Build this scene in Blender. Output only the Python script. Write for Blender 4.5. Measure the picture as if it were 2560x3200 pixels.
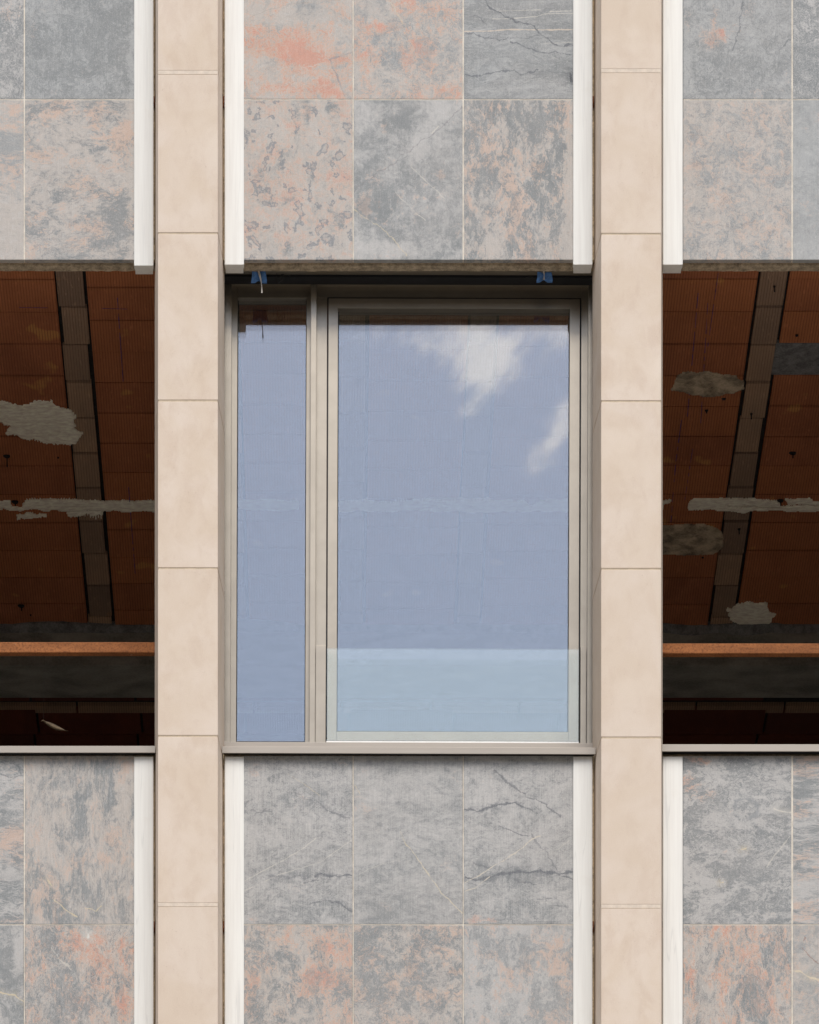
import bpy, bmesh, math, random
from mathutils import Vector, noise as mnoise
R = math.radians
random.seed(7)
for o in list(bpy.data.objects): bpy.data.objects.remove(o)
scene = bpy.context.scene
C = scene.collection

# ------------------------------------------------------------------ scale
# plane y = 0 is the front face of the stone piers; 1 photo pixel there = 1.3 mm
S, ZC, VX, VY, CX, EYE = .0013, 22.0, 1040.0, 10000.0, -.312, 1.6
def K(d): return (ZC + d) / ZC
def X(px, d=0): return CX + (px - VX) * S * K(d)
def Zp(py, d=0): return EYE + (VY - py) * S * K(d)
ZCEIL = Zp(800, .28)
HF = (ZCEIL - EYE) / S * ZC
def CE(px, py):                       # a point of the ceiling plane
    q = HF / (VY - py); return (CX + (px - VX) * S * q / ZC, q - ZC)

# ------------------------------------------------------------------ camera
cam = bpy.data.cameras.new('camera'); co = bpy.data.objects.new('camera', cam); C.objects.link(co)
co.location = (CX, -ZC, EYE); co.rotation_euler = (R(90), 0, 0)
cam.sensor_width = 36; cam.sensor_fit = 'AUTO'
cam.lens = ZC / (3200 * S) * 36
cam.shift_x = (1280 - VX) / 3200; cam.shift_y = (VY - 1600) / 3200
cam.clip_end = 2000; cam.clip_start = .1
scene.camera = co

# ------------------------------------------------------------------ light
SUN_EL, SUN_AZ = 52, 173
scene.view_settings.view_transform = 'Standard'; scene.view_settings.look = 'None'
scene.view_settings.exposure = 0.75; scene.view_settings.gamma = 1
scene.render.film_transparent = False
try:
    scene.cycles.transparent_max_bounces = 32; scene.cycles.max_bounces = 10
    scene.cycles.diffuse_bounces = 6; scene.cycles.sample_clamp_indirect = 6
except Exception: pass
sl = bpy.data.lights.new('sun', 'SUN'); sl.energy = 1.7; sl.angle = R(38); sl.color = (1, .975, .95)
so = bpy.data.objects.new('sun', sl); C.objects.link(so)
sdir = Vector((math.sin(R(SUN_AZ)) * math.cos(R(SUN_EL)), math.cos(R(SUN_AZ)) * math.cos(R(SUN_EL)), math.sin(R(SUN_EL))))
so.rotation_euler = sdir.to_track_quat('Z', 'Y').to_euler(); so.location = sdir * 60

# ------------------------------------------------------------------ node helpers
class T:
    def __init__(s, nt): s.nt = nt; s.nt.nodes.clear()
    def n(s, t, **kw):
        nd = s.nt.nodes.new(t)
        for k, v in kw.items():
            if k.startswith('i_'):
                setv(s, nd.inputs[k[2:].replace('_', ' ')], v)
            else: setattr(nd, k, v)
        return nd
    def l(s, a, b): s.nt.links.new(a, b)
    def m(s, op, a, b=0, c=0, clamp=False):
        nd = s.nt.nodes.new('ShaderNodeMath'); nd.operation = op; nd.use_clamp = clamp
        for i, v in enumerate((a, b, c)): setv(s, nd.inputs[i], v)
        return nd.outputs[0]
    def vm(s, op, a, b=(0, 0, 0)):
        nd = s.nt.nodes.new('ShaderNodeVectorMath'); nd.operation = op
        setv(s, nd.inputs[0], a); setv(s, nd.inputs[1], b)
        return nd.outputs['Value'] if op in ('LENGTH', 'DOT_PRODUCT', 'DISTANCE') else nd.outputs[0]
    def scale(s, a, f):
        nd = s.nt.nodes.new('ShaderNodeVectorMath'); nd.operation = 'SCALE'; setv(s, nd.inputs[0], a); setv(s, nd.inputs['Scale'], f); return nd.outputs[0]
    def noise(s, v, sc, det=5, rough=.6, dist=0, out='Fac', w=None):
        nd = s.nt.nodes.new('ShaderNodeTexNoise')
        if w is not None: nd.noise_dimensions = '4D'; setv(s, nd.inputs['W'], w)
        setv(s, nd.inputs['Vector'], v); setv(s, nd.inputs['Scale'], sc); nd.inputs['Detail'].default_value = det
        nd.inputs['Roughness'].default_value = rough; nd.inputs['Distortion'].default_value = dist
        return nd.outputs[out]
    def ss(s, v, a, b, x=0, y=1):
        nd = s.nt.nodes.new('ShaderNodeMapRange'); nd.interpolation_type = 'SMOOTHSTEP'
        setv(s, nd.inputs[0], v); setv(s, nd.inputs[1], a); setv(s, nd.inputs[2], b); setv(s, nd.inputs[3], x); setv(s, nd.inputs[4], y)
        return nd.outputs[0]
    def mix(s, f, a, b, mode='MIX'):
        nd = s.nt.nodes.new('ShaderNodeMix'); nd.data_type = 'RGBA'; nd.blend_type = mode
        setv(s, nd.inputs[0], f); setv(s, nd.inputs[6], a); setv(s, nd.inputs[7], b); return nd.outputs[2]
    def map(s, v, loc=(0, 0, 0), rot=(0, 0, 0), sc=(1, 1, 1)):
        nd = s.nt.nodes.new('ShaderNodeMapping'); setv(s, nd.inputs[0], v)
        nd.inputs[1].default_value = loc; nd.inputs[2].default_value = rot; nd.inputs[3].default_value = sc; return nd.outputs[0]
    def obj(s): return s.nt.nodes.new('ShaderNodeTexCoord').outputs['Object']
    def rnd(s): return s.nt.nodes.new('ShaderNodeObjectInfo').outputs['Random']
    def bump(s, h, st=.2, dist=.002):
        nd = s.nt.nodes.new('ShaderNodeBump'); nd.inputs['Strength'].default_value = st; nd.inputs['Distance'].default_value = dist
        s.l(h, nd.inputs['Height']); return nd.outputs[0]
    def pbr(s, col, rough=.6, metal=0, bump=None, spec=.4):
        b = s.nt.nodes.new('ShaderNodeBsdfPrincipled'); o = s.nt.nodes.new('ShaderNodeOutputMaterial')
        setv(s, b.inputs['Base Color'], col); setv(s, b.inputs['Roughness'], rough); setv(s, b.inputs['Metallic'], metal)
        b.inputs['Specular IOR Level'].default_value = spec
        if bump is not None: s.l(bump, b.inputs['Normal'])
        s.l(b.outputs[0], o.inputs[0]); return b
def setv(s, sock, v):
    if isinstance(v, bpy.types.NodeSocket): s.nt.links.new(v, sock)
    elif isinstance(v, (tuple, list)):
        if len(sock.default_value) == 4 and len(v) == 3: v = (*v, 1)
        sock.default_value = v
    else:
        try: sock.default_value = v
        except TypeError: sock.default_value = (v,) * len(sock.default_value)
MK = .78
def lin(r, g, b, k=1.0):
    f = lambda c: (c / 255 / 12.92 if c / 255 <= .04045 else ((c / 255 + .055) / 1.055) ** 2.4) * k
    return (f(r), f(g), f(b))
def mat(name):
    m = bpy.data.materials.new(name); m.use_nodes = True; return m, T(m.node_tree)

# ------------------------------------------------------------------ sky with clouds (world)
w = bpy.data.worlds.new('World'); scene.world = w; w.use_nodes = True
t = T(w.node_tree)
sky = t.n('ShaderNodeTexSky'); sky.sky_type = 'NISHITA'; sky.sun_disc = False
sky.sun_elevation = R(SUN_EL); sky.sun_rotation = R(SUN_AZ); sky.air_density = 1.0; sky.dust_density = 1.2; sky.ozone_density = 1.0
dv = t.n('ShaderNodeTexCoord').outputs['Generated']
sp = t.n('ShaderNodeSeparateXYZ'); t.l(dv, sp.inputs[0]); sx, sy, sz = sp.outputs
ny = t.m('MAXIMUM', t.m('MULTIPLY', sy, -1), .02)
u = t.m('DIVIDE', sx, ny); v = t.m('DIVIDE', sz, ny)
cv = t.n('ShaderNodeCombineXYZ'); t.l(u, cv.inputs[0]); t.l(v, cv.inputs[1]); uv = cv.outputs[0]
# clear patch of sky low over the street, two wisps of cloud inside it
FX = ZC / S
def uvp(px, py): return ((px - VX) / FX, (VY - py) / FX)
rot = t.map(uv, rot=(0, 0, R(-48)), sc=(1, 1, 1))
st = t.map(rot, sc=(90, 330, 1))
wob = t.noise(uv, 55, 3, .5, out='Color'); wob = t.scale(t.vm('SUBTRACT', wob, (.5, .5, .5)), 2.6)
streak = t.noise(t.vm('ADD', st, wob), 1.0, 7, .62)
soft = t.noise(uv, 150, 7, .6)
tex = t.m('ADD', t.m('MULTIPLY', streak, .5), t.m('MULTIPLY', soft, .5))
def gauss(px, py, rx, ry, ang=0):
    cu, cw = uvp(px, py)
    a = t.map(t.vm('SUBTRACT', uv, (cu, cw, 0)), rot=(0, 0, R(ang)))
    b = t.map(a, sc=(FX / rx, FX / ry, 0))
    l = t.vm('LENGTH', b); return t.m('POWER', 2.718, t.m('MULTIPLY', t.m('MULTIPLY', l, l), -1))
fld = None
for g in ((1490, 1105, 95, 150, -12, .62), (1410, 1030, 170, 90, 20, .5), (1620, 1060, 150, 45, -38, .5), (1750, 1345, 140, 48, -55, .8), (1765, 1030, 90, 60, 0, .5), (1590, 1150, 110, 50, -10, .42), (1180, 1050, 150, 50, 0, .3), (1480, 1260, 80, 40, -40, .25)):
    q = t.m('MULTIPLY', gauss(*g[:5]), g[5]); fld = q if fld is None else t.m('ADD', fld, q)
wisp = t.ss(t.m('ADD', fld, t.m('MULTIPLY', t.m('SUBTRACT', tex, .5), 2.8)), .08, 1.12)
wisp = t.m('MULTIPLY', wisp, t.ss(fld, .05, .3))
far = t.ss(t.vm('LENGTH', t.map(t.vm('SUBTRACT', uv, (.02, .45, 0)), sc=(6, 9, 0))), .8, 2.2)
front = t.ss(sy, .02, -.05)
far = t.m('MAXIMUM', far, t.m('SUBTRACT', 1, front))
gen = t.ss(t.noise(dv, 2.2, 7, .6), .36, .60)  # unseen clouds over the rest of the sky, added to neutralise its blue light
gen = t.m('MULTIPLY', gen, far)
gen = t.m('MULTIPLY', gen, t.ss(sz, 0, .12))
cl = t.m('MULTIPLY', wisp, t.m('MULTIPLY', .86, t.m('SUBTRACT', 1, far)))
skycol = t.mix(gen, sky.outputs[0], (3.2, 3.15, 3.1))
skycol = t.mix(cl, skycol, (11.6, 11.0, 10.9))
bg = t.n('ShaderNodeBackground'); t.l(skycol, bg.inputs[0]); bg.inputs[1].default_value = .15
ow = t.n('ShaderNodeOutputWorld'); t.l(bg.outputs[0], ow.inputs[0])

# ------------------------------------------------------------------ mesh helpers
def link(o, parent=None):
    C.objects.link(o)
    if parent is not None:
        o.parent = parent; o.location = Vector(o.location) - Vector(parent.location)
    return o
def empty(name, loc, label=None, cat=None, group=None, kind=None):
    o = bpy.data.objects.new(name, None); o.location = loc; C.objects.link(o); o.empty_display_size = .1
    if label: o['label'] = label
    if cat: o['category'] = cat
    if group: o['group'] = group
    if kind: o['kind'] = kind
    return o
def tag(o, label=None, cat=None, group=None, kind=None):
    for k, v in (('label', label), ('category', cat), ('group', group), ('kind', kind)):
        if v: o[k] = v
    return o
def mesh(name, bm, m, parent=None, org=(0, 0, 0), smooth=False):
    bmesh.ops.translate(bm, verts=bm.verts, vec=-Vector(org))
    bmesh.ops.recalc_face_normals(bm, faces=bm.faces)
    me = bpy.data.meshes.new(name); bm.to_mesh(me); bm.free()
    if smooth:
        for p in me.polygons: p.use_smooth = True
    for mm in (m if isinstance(m, (list, tuple)) else [m]): me.materials.append(mm)
    o = bpy.data.objects.new(name, me); o.location = org
    return link(o, parent)
def addbox(bm, x0, x1, y0, y1, z0, z1, bev=0):
    r = bmesh.ops.create_cube(bm, size=1); vs = r['verts']
    bmesh.ops.scale(bm, verts=vs, vec=(x1 - x0, y1 - y0, z1 - z0))
    bmesh.ops.translate(bm, verts=vs, vec=((x0 + x1) / 2, (y0 + y1) / 2, (z0 + z1) / 2))
    if bev:
        es = list({e for vv in vs for e in vv.link_edges})
        bmesh.ops.bevel(bm, geom=es, offset=bev, segments=2, profile=.6, affect='EDGES')
def box(name, m, parent, x0, x1, y0, y1, z0, z1, bev=0):
    bm = bmesh.new(); addbox(bm, x0, x1, y0, y1, z0, z1, bev)
    return mesh(name, bm, m, parent, ((x0 + x1) / 2, (y0 + y1) / 2, (z0 + z1) / 2))
def pbox(name, m, parent, px0, px1, py0, py1, d0, d1, bev=0):   # measured on its front plane, real depth d0..d1
    return box(name, m, parent, X(px0, d0), X(px1, d0), d0, d1, Zp(py1, d0), Zp(py0, d0), bev)
def paddbox(bm, px0, px1, py0, py1, d0, d1, bev=0):
    addbox(bm, X(px0, d0), X(px1, d0), d0, d1, Zp(py1, d0), Zp(py0, d0), bev)
def tube(bm, pts, r, seg=8):
    rings = []
    for i, p in enumerate(pts):
        p = Vector(p); a = Vector(pts[max(i - 1, 0)]); b = Vector(pts[min(i + 1, len(pts) - 1)])
        d = (b - a).normalized(); s = d.orthogonal().normalized(); q = d.cross(s)
        rr = r(i / (len(pts) - 1)) if callable(r) else r
        rings.append([bm.verts.new(p + (s * math.cos(k * 2 * math.pi / seg) + q * math.sin(k * 2 * math.pi / seg)) * rr) for k in range(seg)])
    for a, b in zip(rings, rings[1:]):
        for k in range(seg): bm.faces.new((a[k], a[(k + 1) % seg], b[(k + 1) % seg], b[k]))
    bm.faces.new(rings[0]); bm.faces.new(rings[-1][::-1])

# ------------------------------------------------------------------ materials
def stone_mat():
    m, t = mat('limestone'); p = t.obj(); wr = t.m('MULTIPLY', t.rnd(), 40)
    a = t.noise(p, 4.2, 6, .62, .6, w=wr); b = t.noise(t.map(p, sc=(1.0, 1, .6)), 13, 7, .7, .4, w=t.m('ADD', wr, 9))
    col = t.mix(t.ss(a, .33, .66), lin(222, 205, 188), lin(213, 193, 171))
    col = t.mix(t.m('MULTIPLY', t.ss(b, .44, .66), .3), col, lin(190, 162, 138))
    c = t.noise(p, 3.0, 4, .55, w=t.m('ADD', wr, 22)); col = t.mix(t.m('MULTIPLY', t.ss(c, .52, .72), .55), col, lin(229, 213, 195))
    col = t.mix(t.ss(t.m('FRACT', t.m('MULTIPLY', t.rnd(), 7.3)), 0, 1, 0, .35), col, lin(213, 196, 178))
    pit = t.noise(p, 170, 2, .5, w=wr); pm = t.m('MULTIPLY', t.ss(pit, .66, .74), t.ss(b, .42, .62))
    col = t.mix(t.m('MULTIPLY', pm, .5), col, lin(150, 124, 100))
    fi = t.noise(p, 260, 4, .7); col = t.mix(.2, col, t.mix(fi, lin(120, 104, 90), lin(255, 244, 230)), 'MIX')
    h = t.m('SUBTRACT', t.m('ADD', t.m('MULTIPLY', b, .5), t.m('MULTIPLY', fi, .35)), pm)
    t.pbr(col, .82, 0, t.bump(h, .35, .0015), .25); return m
def plain(name, rgb, rough=.6, metal=0, var=.08, sc=20, fine=300, fa=.06, bst=.15, spec=.4, str_=(1, 1, 1)):
    m, t = mat(name); p = t.obj(); c = lin(*rgb)
    a = t.noise(t.map(p, sc=str_), sc, 6, .6, .3); f = t.noise(p, fine, 2, .6)
    lo = tuple(x * (1 - var * 2) for x in c); hi = tuple(min(1, x * (1 + var * 2)) for x in c)
    col = t.mix(t.ss(a, .3, .7), lo, hi)
    col = t.mix(fa, col, t.mix(t.ss(f, .35, .65), tuple(x * .3 for x in c), tuple(min(1, x * 2) for x in c)))
    t.pbr(col, rough, metal, t.bump(f, bst, .001), spec); return m
STONE = stone_mat()
JOINT = plain('lime_mortar', (194, 176, 152), .9, var=.05, sc=30)
JOINT_PALE = plain('pale_mortar', (214, 198, 180), .9, var=.05, sc=30)
GROUT = plain('cream_grout', (214, 204, 188), .9, var=.08, sc=25)
CONC_EDGE = plain('raw_concrete_edge', (168, 152, 128), .95, var=.22, sc=34, fine=150, fa=.18, bst=.5)
MORTAR_DARK = plain('brown_bedding_mortar', (196, 174, 142), .95, var=.2, sc=40, fine=180, fa=.16, bst=.5)
CONC = plain('grey_cast_concrete', (134, 131, 122), .9, var=.2, sc=7, fine=90, fa=.12, bst=.3, str_=(.5, 1, 1.4))
FLOORC = plain('screed', (206, 198, 186), .9)
PATCHC = plain('cement_infill', (112, 110, 108), .95, var=.22, sc=22, fine=140, fa=.2, bst=.6)
CLAYGREY = plain('weathered_cement_render', (166, 148, 124), .95, var=.34, sc=13, fine=120, fa=.15, bst=.5)
PLASTER = plain('dried_plaster', (246, 230, 208), .9, var=.10, sc=26, fine=60, fa=.08, bst=.6, str_=(1, 2.5, 1))
FRAME = plain('champagne_anodised_aluminium', (148, 138, 123), .30, metal=.75, var=.03, sc=9, fine=500, fa=.03, bst=.03)
FRAME2 = plain('champagne_sill_aluminium', (150, 141, 130), .42, metal=.45, var=.03, sc=6, fine=500, fa=.03, bst=.03, str_=(.3, 1, 1))
GASKET_SHADE = plain('black_gasket_and_gap_shade', (26, 26, 28), .6)  # for the gaskets, and as painted dark in the sill and head gaps
ALUW = plain('bright_sill_channel', (226, 222, 214), .35, metal=.2, var=.02)
RUST = plain('corroded_bracket', (120, 70, 36), .9, var=.3, sc=60, fa=.2)
FOAM = plain('blue_foam', (88, 130, 186), .85, var=.1, sc=60, fine=260, fa=.12, bst=.4)
RIBBON = plain('white_strap', (206, 198, 186), .8, var=.08, sc=60)
WIRE = plain('black_wire', (40, 38, 38), .5)
LEAFM = plain('dry_leaf', (92, 76, 56), .8, var=.2, sc=40)
GROUND = plain('street_paving', (172, 167, 160), .9, var=.15, sc=.5, fine=30)
FACADE = plain('street_render', (150, 140, 126), .9)
CHALK = plain('violet_chalk', (74, 60, 110), .9, var=.2, sc=40)
HOLE = plain('dark_anchor_hole', (30, 25, 24), .95)

def bar_mat(name, streak):
    m, t = mat(name); p = t.obj(); wr = t.m('MULTIPLY', t.rnd(), 30)
    a = t.noise(t.map(p, sc=(1, 1, .04)), 60, 4, .6, w=wr)
    l = t.noise(t.map(p, sc=(1, 1, .035)), 26, 2, .4, .2, w=wr)
    ln = t.m('ABSOLUTE', t.m('SUBTRACT', l, .5))
    col = t.mix(t.ss(a, .35, .7), lin(233, 231, 224), lin(225, 222, 215))
    col = t.mix(t.ss(ln, .012, 0, 0, streak), col, lin(168, 168, 166))
    dirt = t.noise(p, 9, 5, .6, w=wr); col = t.mix(t.m('MULTIPLY', t.ss(dirt, .55, .75), .12), col, lin(200, 186, 166))
    t.pbr(col, .5, 0, t.bump(a, .08, .001), .35); return m
BAR = bar_mat('white_lacquered_trim', .10); BAR2 = bar_mat('white_streaked_trim', .2)

def rust_mat():
    m, t = mat('rusted_steel'); p = t.obj()
    a = t.noise(t.map(p, sc=(.25, 1, 1.5)), 16, 7, .65); b = t.noise(p, 120, 4, .7)
    col = t.mix(t.ss(a, .35, .65), lin(134, 82, 44), lin(162, 102, 58))
    col = t.mix(t.ss(b, .45, .62, 0, .75), col, lin(100, 56, 28))
    d = t.noise(t.map(p, sc=(.4, 1, 3)), 70, 3, .6); col = t.mix(t.ss(d, .70, .76, 0, .7), col, lin(206, 170, 140))
    t.pbr(col, .8, 0, t.bump(b, .4, .001), .3); return m
RUSTED = rust_mat()

def clay_mat(name, c1, c2, c3, rib, ribdark, spots):
    m, t = mat(name); p = t.obj()
    at = t.n('ShaderNodeAttribute'); at.attribute_name = 'tint'; tint = at.outputs['Fac']
    xs = t.n('ShaderNodeSeparateXYZ'); t.l(p, xs.inputs[0]); x = xs.outputs[0]
    n1 = t.noise(t.map(p, sc=(1, .5, 1)), 7, 6, .6, .3); n2 = t.noise(t.map(p, sc=(1, .16, 1)), 95, 4, .65)
    col = t.mix(t.ss(n1, .34, .66), lin(*c1), lin(*c2)); col = t.mix(t.m('MULTIPLY', tint, .55), col, lin(*c3))
    ph = t.m('FRACT', t.m('ADD', t.m('DIVIDE', x, rib), t.m('MULTIPLY', t.m('SUBTRACT', t.noise(t.map(p, sc=(1, .05, 1)), 9, 2), .5), .25)))
    tri = t.m('ABSOLUTE', t.m('SUBTRACT', ph, .5))
    groove = t.ss(tri, .16, .02)
    gv = t.m('MULTIPLY', groove, t.ss(n2, .30, .6, .45, 1))
    col = t.mix(t.m('MULTIPLY', gv, ribdark), col, tuple(c * .28 for c in lin(*c1)))
    col = t.mix(t.ss(n2, .54, .74, 0, .35), col, tuple(min(1, c * 1.9) for c in lin(*c2)))
    yl = t.noise(t.map(p, sc=(1, .9, 1)), 5.5, 2, .5)
    sm = t.m('MULTIPLY', t.ss(yl, .66, .72), t.m('SUBTRACT', 1, groove)); col = t.mix(t.m('MULTIPLY', sm, spots), col, lin(206, 150, 84))
    t.pbr(col, .9, 0, t.bump(t.m('SUBTRACT', t.m('MULTIPLY', n2, .25), groove), .3, .003), .15); return m
CLAY = clay_mat('terracotta_block', (150, 92, 64), (168, 104, 72), (184, 116, 72), .0118, .75, .55)
JOISTM = clay_mat('dusty_joist_tile', (176, 142, 114), (158, 130, 106), (128, 106, 90), .0118, .85, .15)
CLAY2 = clay_mat('shaded_terracotta', (110, 60, 44), (96, 54, 42), (84, 56, 48), .0118, .15, 0)  # terracotta darkened in colour to imitate light falling off deep inside
SLOT = plain('dark_mortar_gap', (40, 38, 36), .95, var=.3, sc=40, fine=120, fa=.2)

def glass_mat(name, fac, tint, tr):
    m, t = mat(name)
    g = t.n('ShaderNodeBsdfGlossy'); g.inputs['Roughness'].default_value = 0; setv(t, g.inputs['Color'], tint)
    a = t.n('ShaderNodeBsdfTransparent'); setv(t, a.inputs['Color'], tr)
    mx = t.n('ShaderNodeMixShader'); mx.inputs[0].default_value = fac
    t.l(a.outputs[0], mx.inputs[1]); t.l(g.outputs[0], mx.inputs[2])
    o = t.n('ShaderNodeOutputMaterial'); t.l(mx.outputs[0], o.inputs[0]); return m
GLASS = glass_mat('coated_window_glass', .106, (.95, .97, .985), (.85, .86, .86))
BALU = glass_mat('laminated_balustrade_glass', .075, (1, 1, .88), (.96, .975, .965))

# marble slabs: clouded grey, beige and salmon, every slab its own
PAL = dict(light=(200, 196, 191), beige=(203, 192, 181), dark=(136, 140, 140), mid=(158, 160, 159), grey=(178, 179, 177), pink=(224, 150, 120), peach=(219, 183, 159))
def linm(*c): return lin(*c, MK)
def marble(name, bx, light='light', dark='dark', db=.4, dg=3.2, sc=9, rot=0, st=(1, 1), warp=.10, pb=-.3, pg=3, psc=5, pink='peach', pamt=.75,
           lines=.35, lsc=9, scratch=.05, darks=(), pinks=(), veins=(), seed=0, lift=0, blotch=0):
    m, t = mat(name); x0, y0, x1, y1 = bx; d = .175
    cx, cy = (x0 + x1) / 2, (y0 + y1) / 2
    L = lambda px, py: ((px - cx) * S * K(d), 0, -(py - cy) * S * K(d))
    p0 = t.obj()
    pf = t.vm('MULTIPLY', p0, (1, 0, 1))
    p = t.map(p0, loc=(seed * 3.17, seed * 1.3, seed * 2.1)); p = t.map(p, rot=(0, R(rot), 0), sc=(st[0], 1, st[1]))
    w1 = t.scale(t.vm('SUBTRACT', t.noise(p, 7, 5, .6, out='Color'), (.5, .5, .5)), warp * 1.6)
    w2 = t.scale(t.vm('SUBTRACT', t.noise(p, 38, 4, .65, out='Color'), (.5, .5, .5)), warp * .28)
    q = t.vm('ADD', t.vm('ADD', p, w1), w2)
    A = t.noise(q, sc, 8, .62); B = t.noise(t.map(q, loc=(5, 0, 3)), sc * 4, 6, .68)
    fw = t.vm('ADD', pf, t.scale(t.vm('SUBTRACT', t.noise(p, 16, 6, .62, out='Color'), (.5, .5, .5)), .10))
    def blobs(lst):
        s = None
        for (bx_, by_, rx, ry, a) in lst:
            dd = t.map(t.vm('SUBTRACT', fw, L(bx_, by_)), sc=(1 / (rx * S), 0, 1 / (ry * S)))
            l = t.vm('LENGTH', dd); g = t.m('MULTIPLY', t.m('POWER', 2.718, t.m('MULTIPLY', t.m('MULTIPLY', l, l), -1)), a)
            s = g if s is None else t.m('ADD', s, g)
        return s
    E = t.noise(t.map(q, loc=(3, 1, 7)), sc * 13, 4, .62, .5)
    v = t.m('ADD', t.m('MULTIPLY', t.m('SUBTRACT', A, .5), dg * .74), t.m('MULTIPLY', t.m('SUBTRACT', B, .5), dg * .74))
    v = t.m('ADD', v, t.m('MULTIPLY', t.m('SUBTRACT', E, .5), dg * .46))
    D = t.m('ADD', v, db)
    s = blobs(darks)
    if s is not None: D = t.m('ADD', D, s)
    D = t.m('ADD', t.m('MULTIPLY', t.m('SUBTRACT', D, .5), 1.0), .5); Ds = t.ss(D, 0, 1)
    col = t.mix(Ds, linm(*PAL[light]), linm(*PAL[dark]))
    tone = t.noise(q, 2.6, 4, .6); col = t.mix(t.ss(tone, .4, .65, 0, .25), col, linm(178, 172, 166))
    fl = t.noise(t.map(q, loc=(6, 6, 2)), sc * 7, 6, .7, .6)
    col = t.mix(t.m('MULTIPLY', t.ss(fl, .50, .66), .34), col, linm(214, 211, 206)); col = t.mix(t.m('MULTIPLY', t.ss(fl, .46, .34), .28), col, linm(126, 129, 130))
    if pamt > 0:
        Pn = t.noise(t.map(q, loc=(9, 2, 1)), psc, 8, .64)
        P = t.m('ADD', t.m('ADD', t.m('MULTIPLY', t.m('SUBTRACT', Pn, .5), pg * 1.7), pb + .12), t.m('ADD', t.m('MULTIPLY', t.m('SUBTRACT', B, .5), -3.2), t.m('MULTIPLY', t.m('SUBTRACT', E, .5), -3.4)))
        s = blobs(pinks)
        if s is not None: P = t.m('ADD', P, s)
        P1 = t.ss(P, 0, .8); P2 = t.ss(P, .5, 1.7)
        pc = t.mix(P2, linm(*PAL['peach']), linm(*PAL[pink]))
        col = t.mix(t.m('MULTIPLY', t.m('MULTIPLY', P1, pamt), t.m('SUBTRACT', 1, t.m('MULTIPLY', Ds, .55))), col, pc)
    if blotch:
        bn = t.noise(t.map(q, loc=(2, 7, 5)), 19, 2.5, .5); b2 = t.m('SUBTRACT', bn, t.m('MULTIPLY', t.noise(p, 60, 3), .05))
        k = t.m('MULTIPLY', t.ss(b2, .55, .575), t.ss(b2, .635, .60, .25, 1))
        col = t.mix(t.m('MULTIPLY', k, blotch), col, linm(132, 136, 140))
    if lines:
        ln = t.noise(t.map(q, loc=(1, 4, 8)), lsc, 5, .62, .5); e = t.m('ABSOLUTE', t.m('SUBTRACT', ln, .5))
        k = t.m('MULTIPLY', t.ss(e, .014, 0), t.ss(t.noise(p, 5, 3), .40, .6))
        col = t.mix(t.m('MULTIPLY', k, lines), col, linm(112, 114, 118))
        ln = t.noise(t.map(q, loc=(7, 3, 2)), lsc * 1.7, 4, .6, .4); e = t.m('ABSOLUTE', t.m('SUBTRACT', ln, .5))
        col = t.mix(t.ss(e, .010, 0, 0, lines * .7), col, linm(222, 218, 210))
        ln = t.noise(t.map(q, loc=(4, 9, 6)), lsc * 3.2, 3, .6, 1.2); e = t.m('ABSOLUTE', t.m('SUBTRACT', ln, .5))
        col = t.mix(t.m('MULTIPLY', t.ss(e, .03, 0), t.m('MULTIPLY', t.ss(B, .40, .6), min(1, lines * 1.3))), col, linm(118, 120, 124))
        e = t.m('ABSOLUTE', t.m('SUBTRACT', ln, .56)); col = t.mix(t.ss(e, .02, 0, 0, lines * .8), col, linm(224, 219, 212))
    for (pts, wd, c, amt, wob) in veins:
        pw = t.vm('ADD', pf, t.vm('MULTIPLY', t.scale(t.vm('SUBTRACT', t.noise(p0, 22, 6, .6, out='Color'), (.5, .5, .5)), wob * .024), (1, 0, 1)))
        dist = None
        for a, b in zip(pts, pts[1:]):
            A_, B_ = Vector(L(*a)), Vector(L(*b)); ba = B_ - A_; ll = ba.dot(ba)
            pa = t.vm('SUBTRACT', pw, tuple(A_)); h = t.m('DIVIDE', t.vm('DOT_PRODUCT', pa, tuple(ba)), ll, clamp=True)
            dd = t.vm('LENGTH', t.vm('SUBTRACT', pa, t.scale(tuple(ba), h)))
            dist = dd if dist is None else t.m('MINIMUM', dist, dd)
        ww = t.m('MULTIPLY', t.ss(t.noise(p0, 26, 4, .6), .33, .68, .35, 2.0), wd * S * (1.5 if sum(c) < 400 else .95))
        k = t.ss(t.m('DIVIDE', dist, ww), 1.0, .25)
        if wd > 2.5:
            halo = t.m('MULTIPLY', t.ss(t.m('DIVIDE', dist, wd * S), 7, 0, 0, .45), t.ss(B, .42, .6)); k = t.m('MAXIMUM', k, halo)
        col = t.mix(t.m('MULTIPLY', k, amt), col, linm(*c))
    sc_ = t.noise(t.map(p0, sc=(1, 1, .035)), 260, 3, .6); col = t.mix(scratch, col, t.mix(t.ss(sc_, .38, .62), linm(110, 110, 112), linm(236, 232, 226)))
    fi = t.noise(p0, 240, 4, .75); col = t.mix(.11, col, t.mix(t.ss(fi, .33, .67), linm(92, 92, 94), linm(250, 246, 240)))
    # faint pale edge where the slab was ground
    if lift: col = t.mix(lift, col, linm(225, 222, 216))
    rg = t.ss(A, .3, .7, .5, .68)
    t.pbr(col, rg, 0, t.bump(t.m('ADD', t.m('MULTIPLY', sc_, .5), t.m('ADD', t.m('MULTIPLY', B, .8), t.m('MULTIPLY', fi, .4))), .28, .0015), .35); return m
WH = (226, 218, 204); DK = (92, 97, 104); YW = (224, 206, 170)

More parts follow.
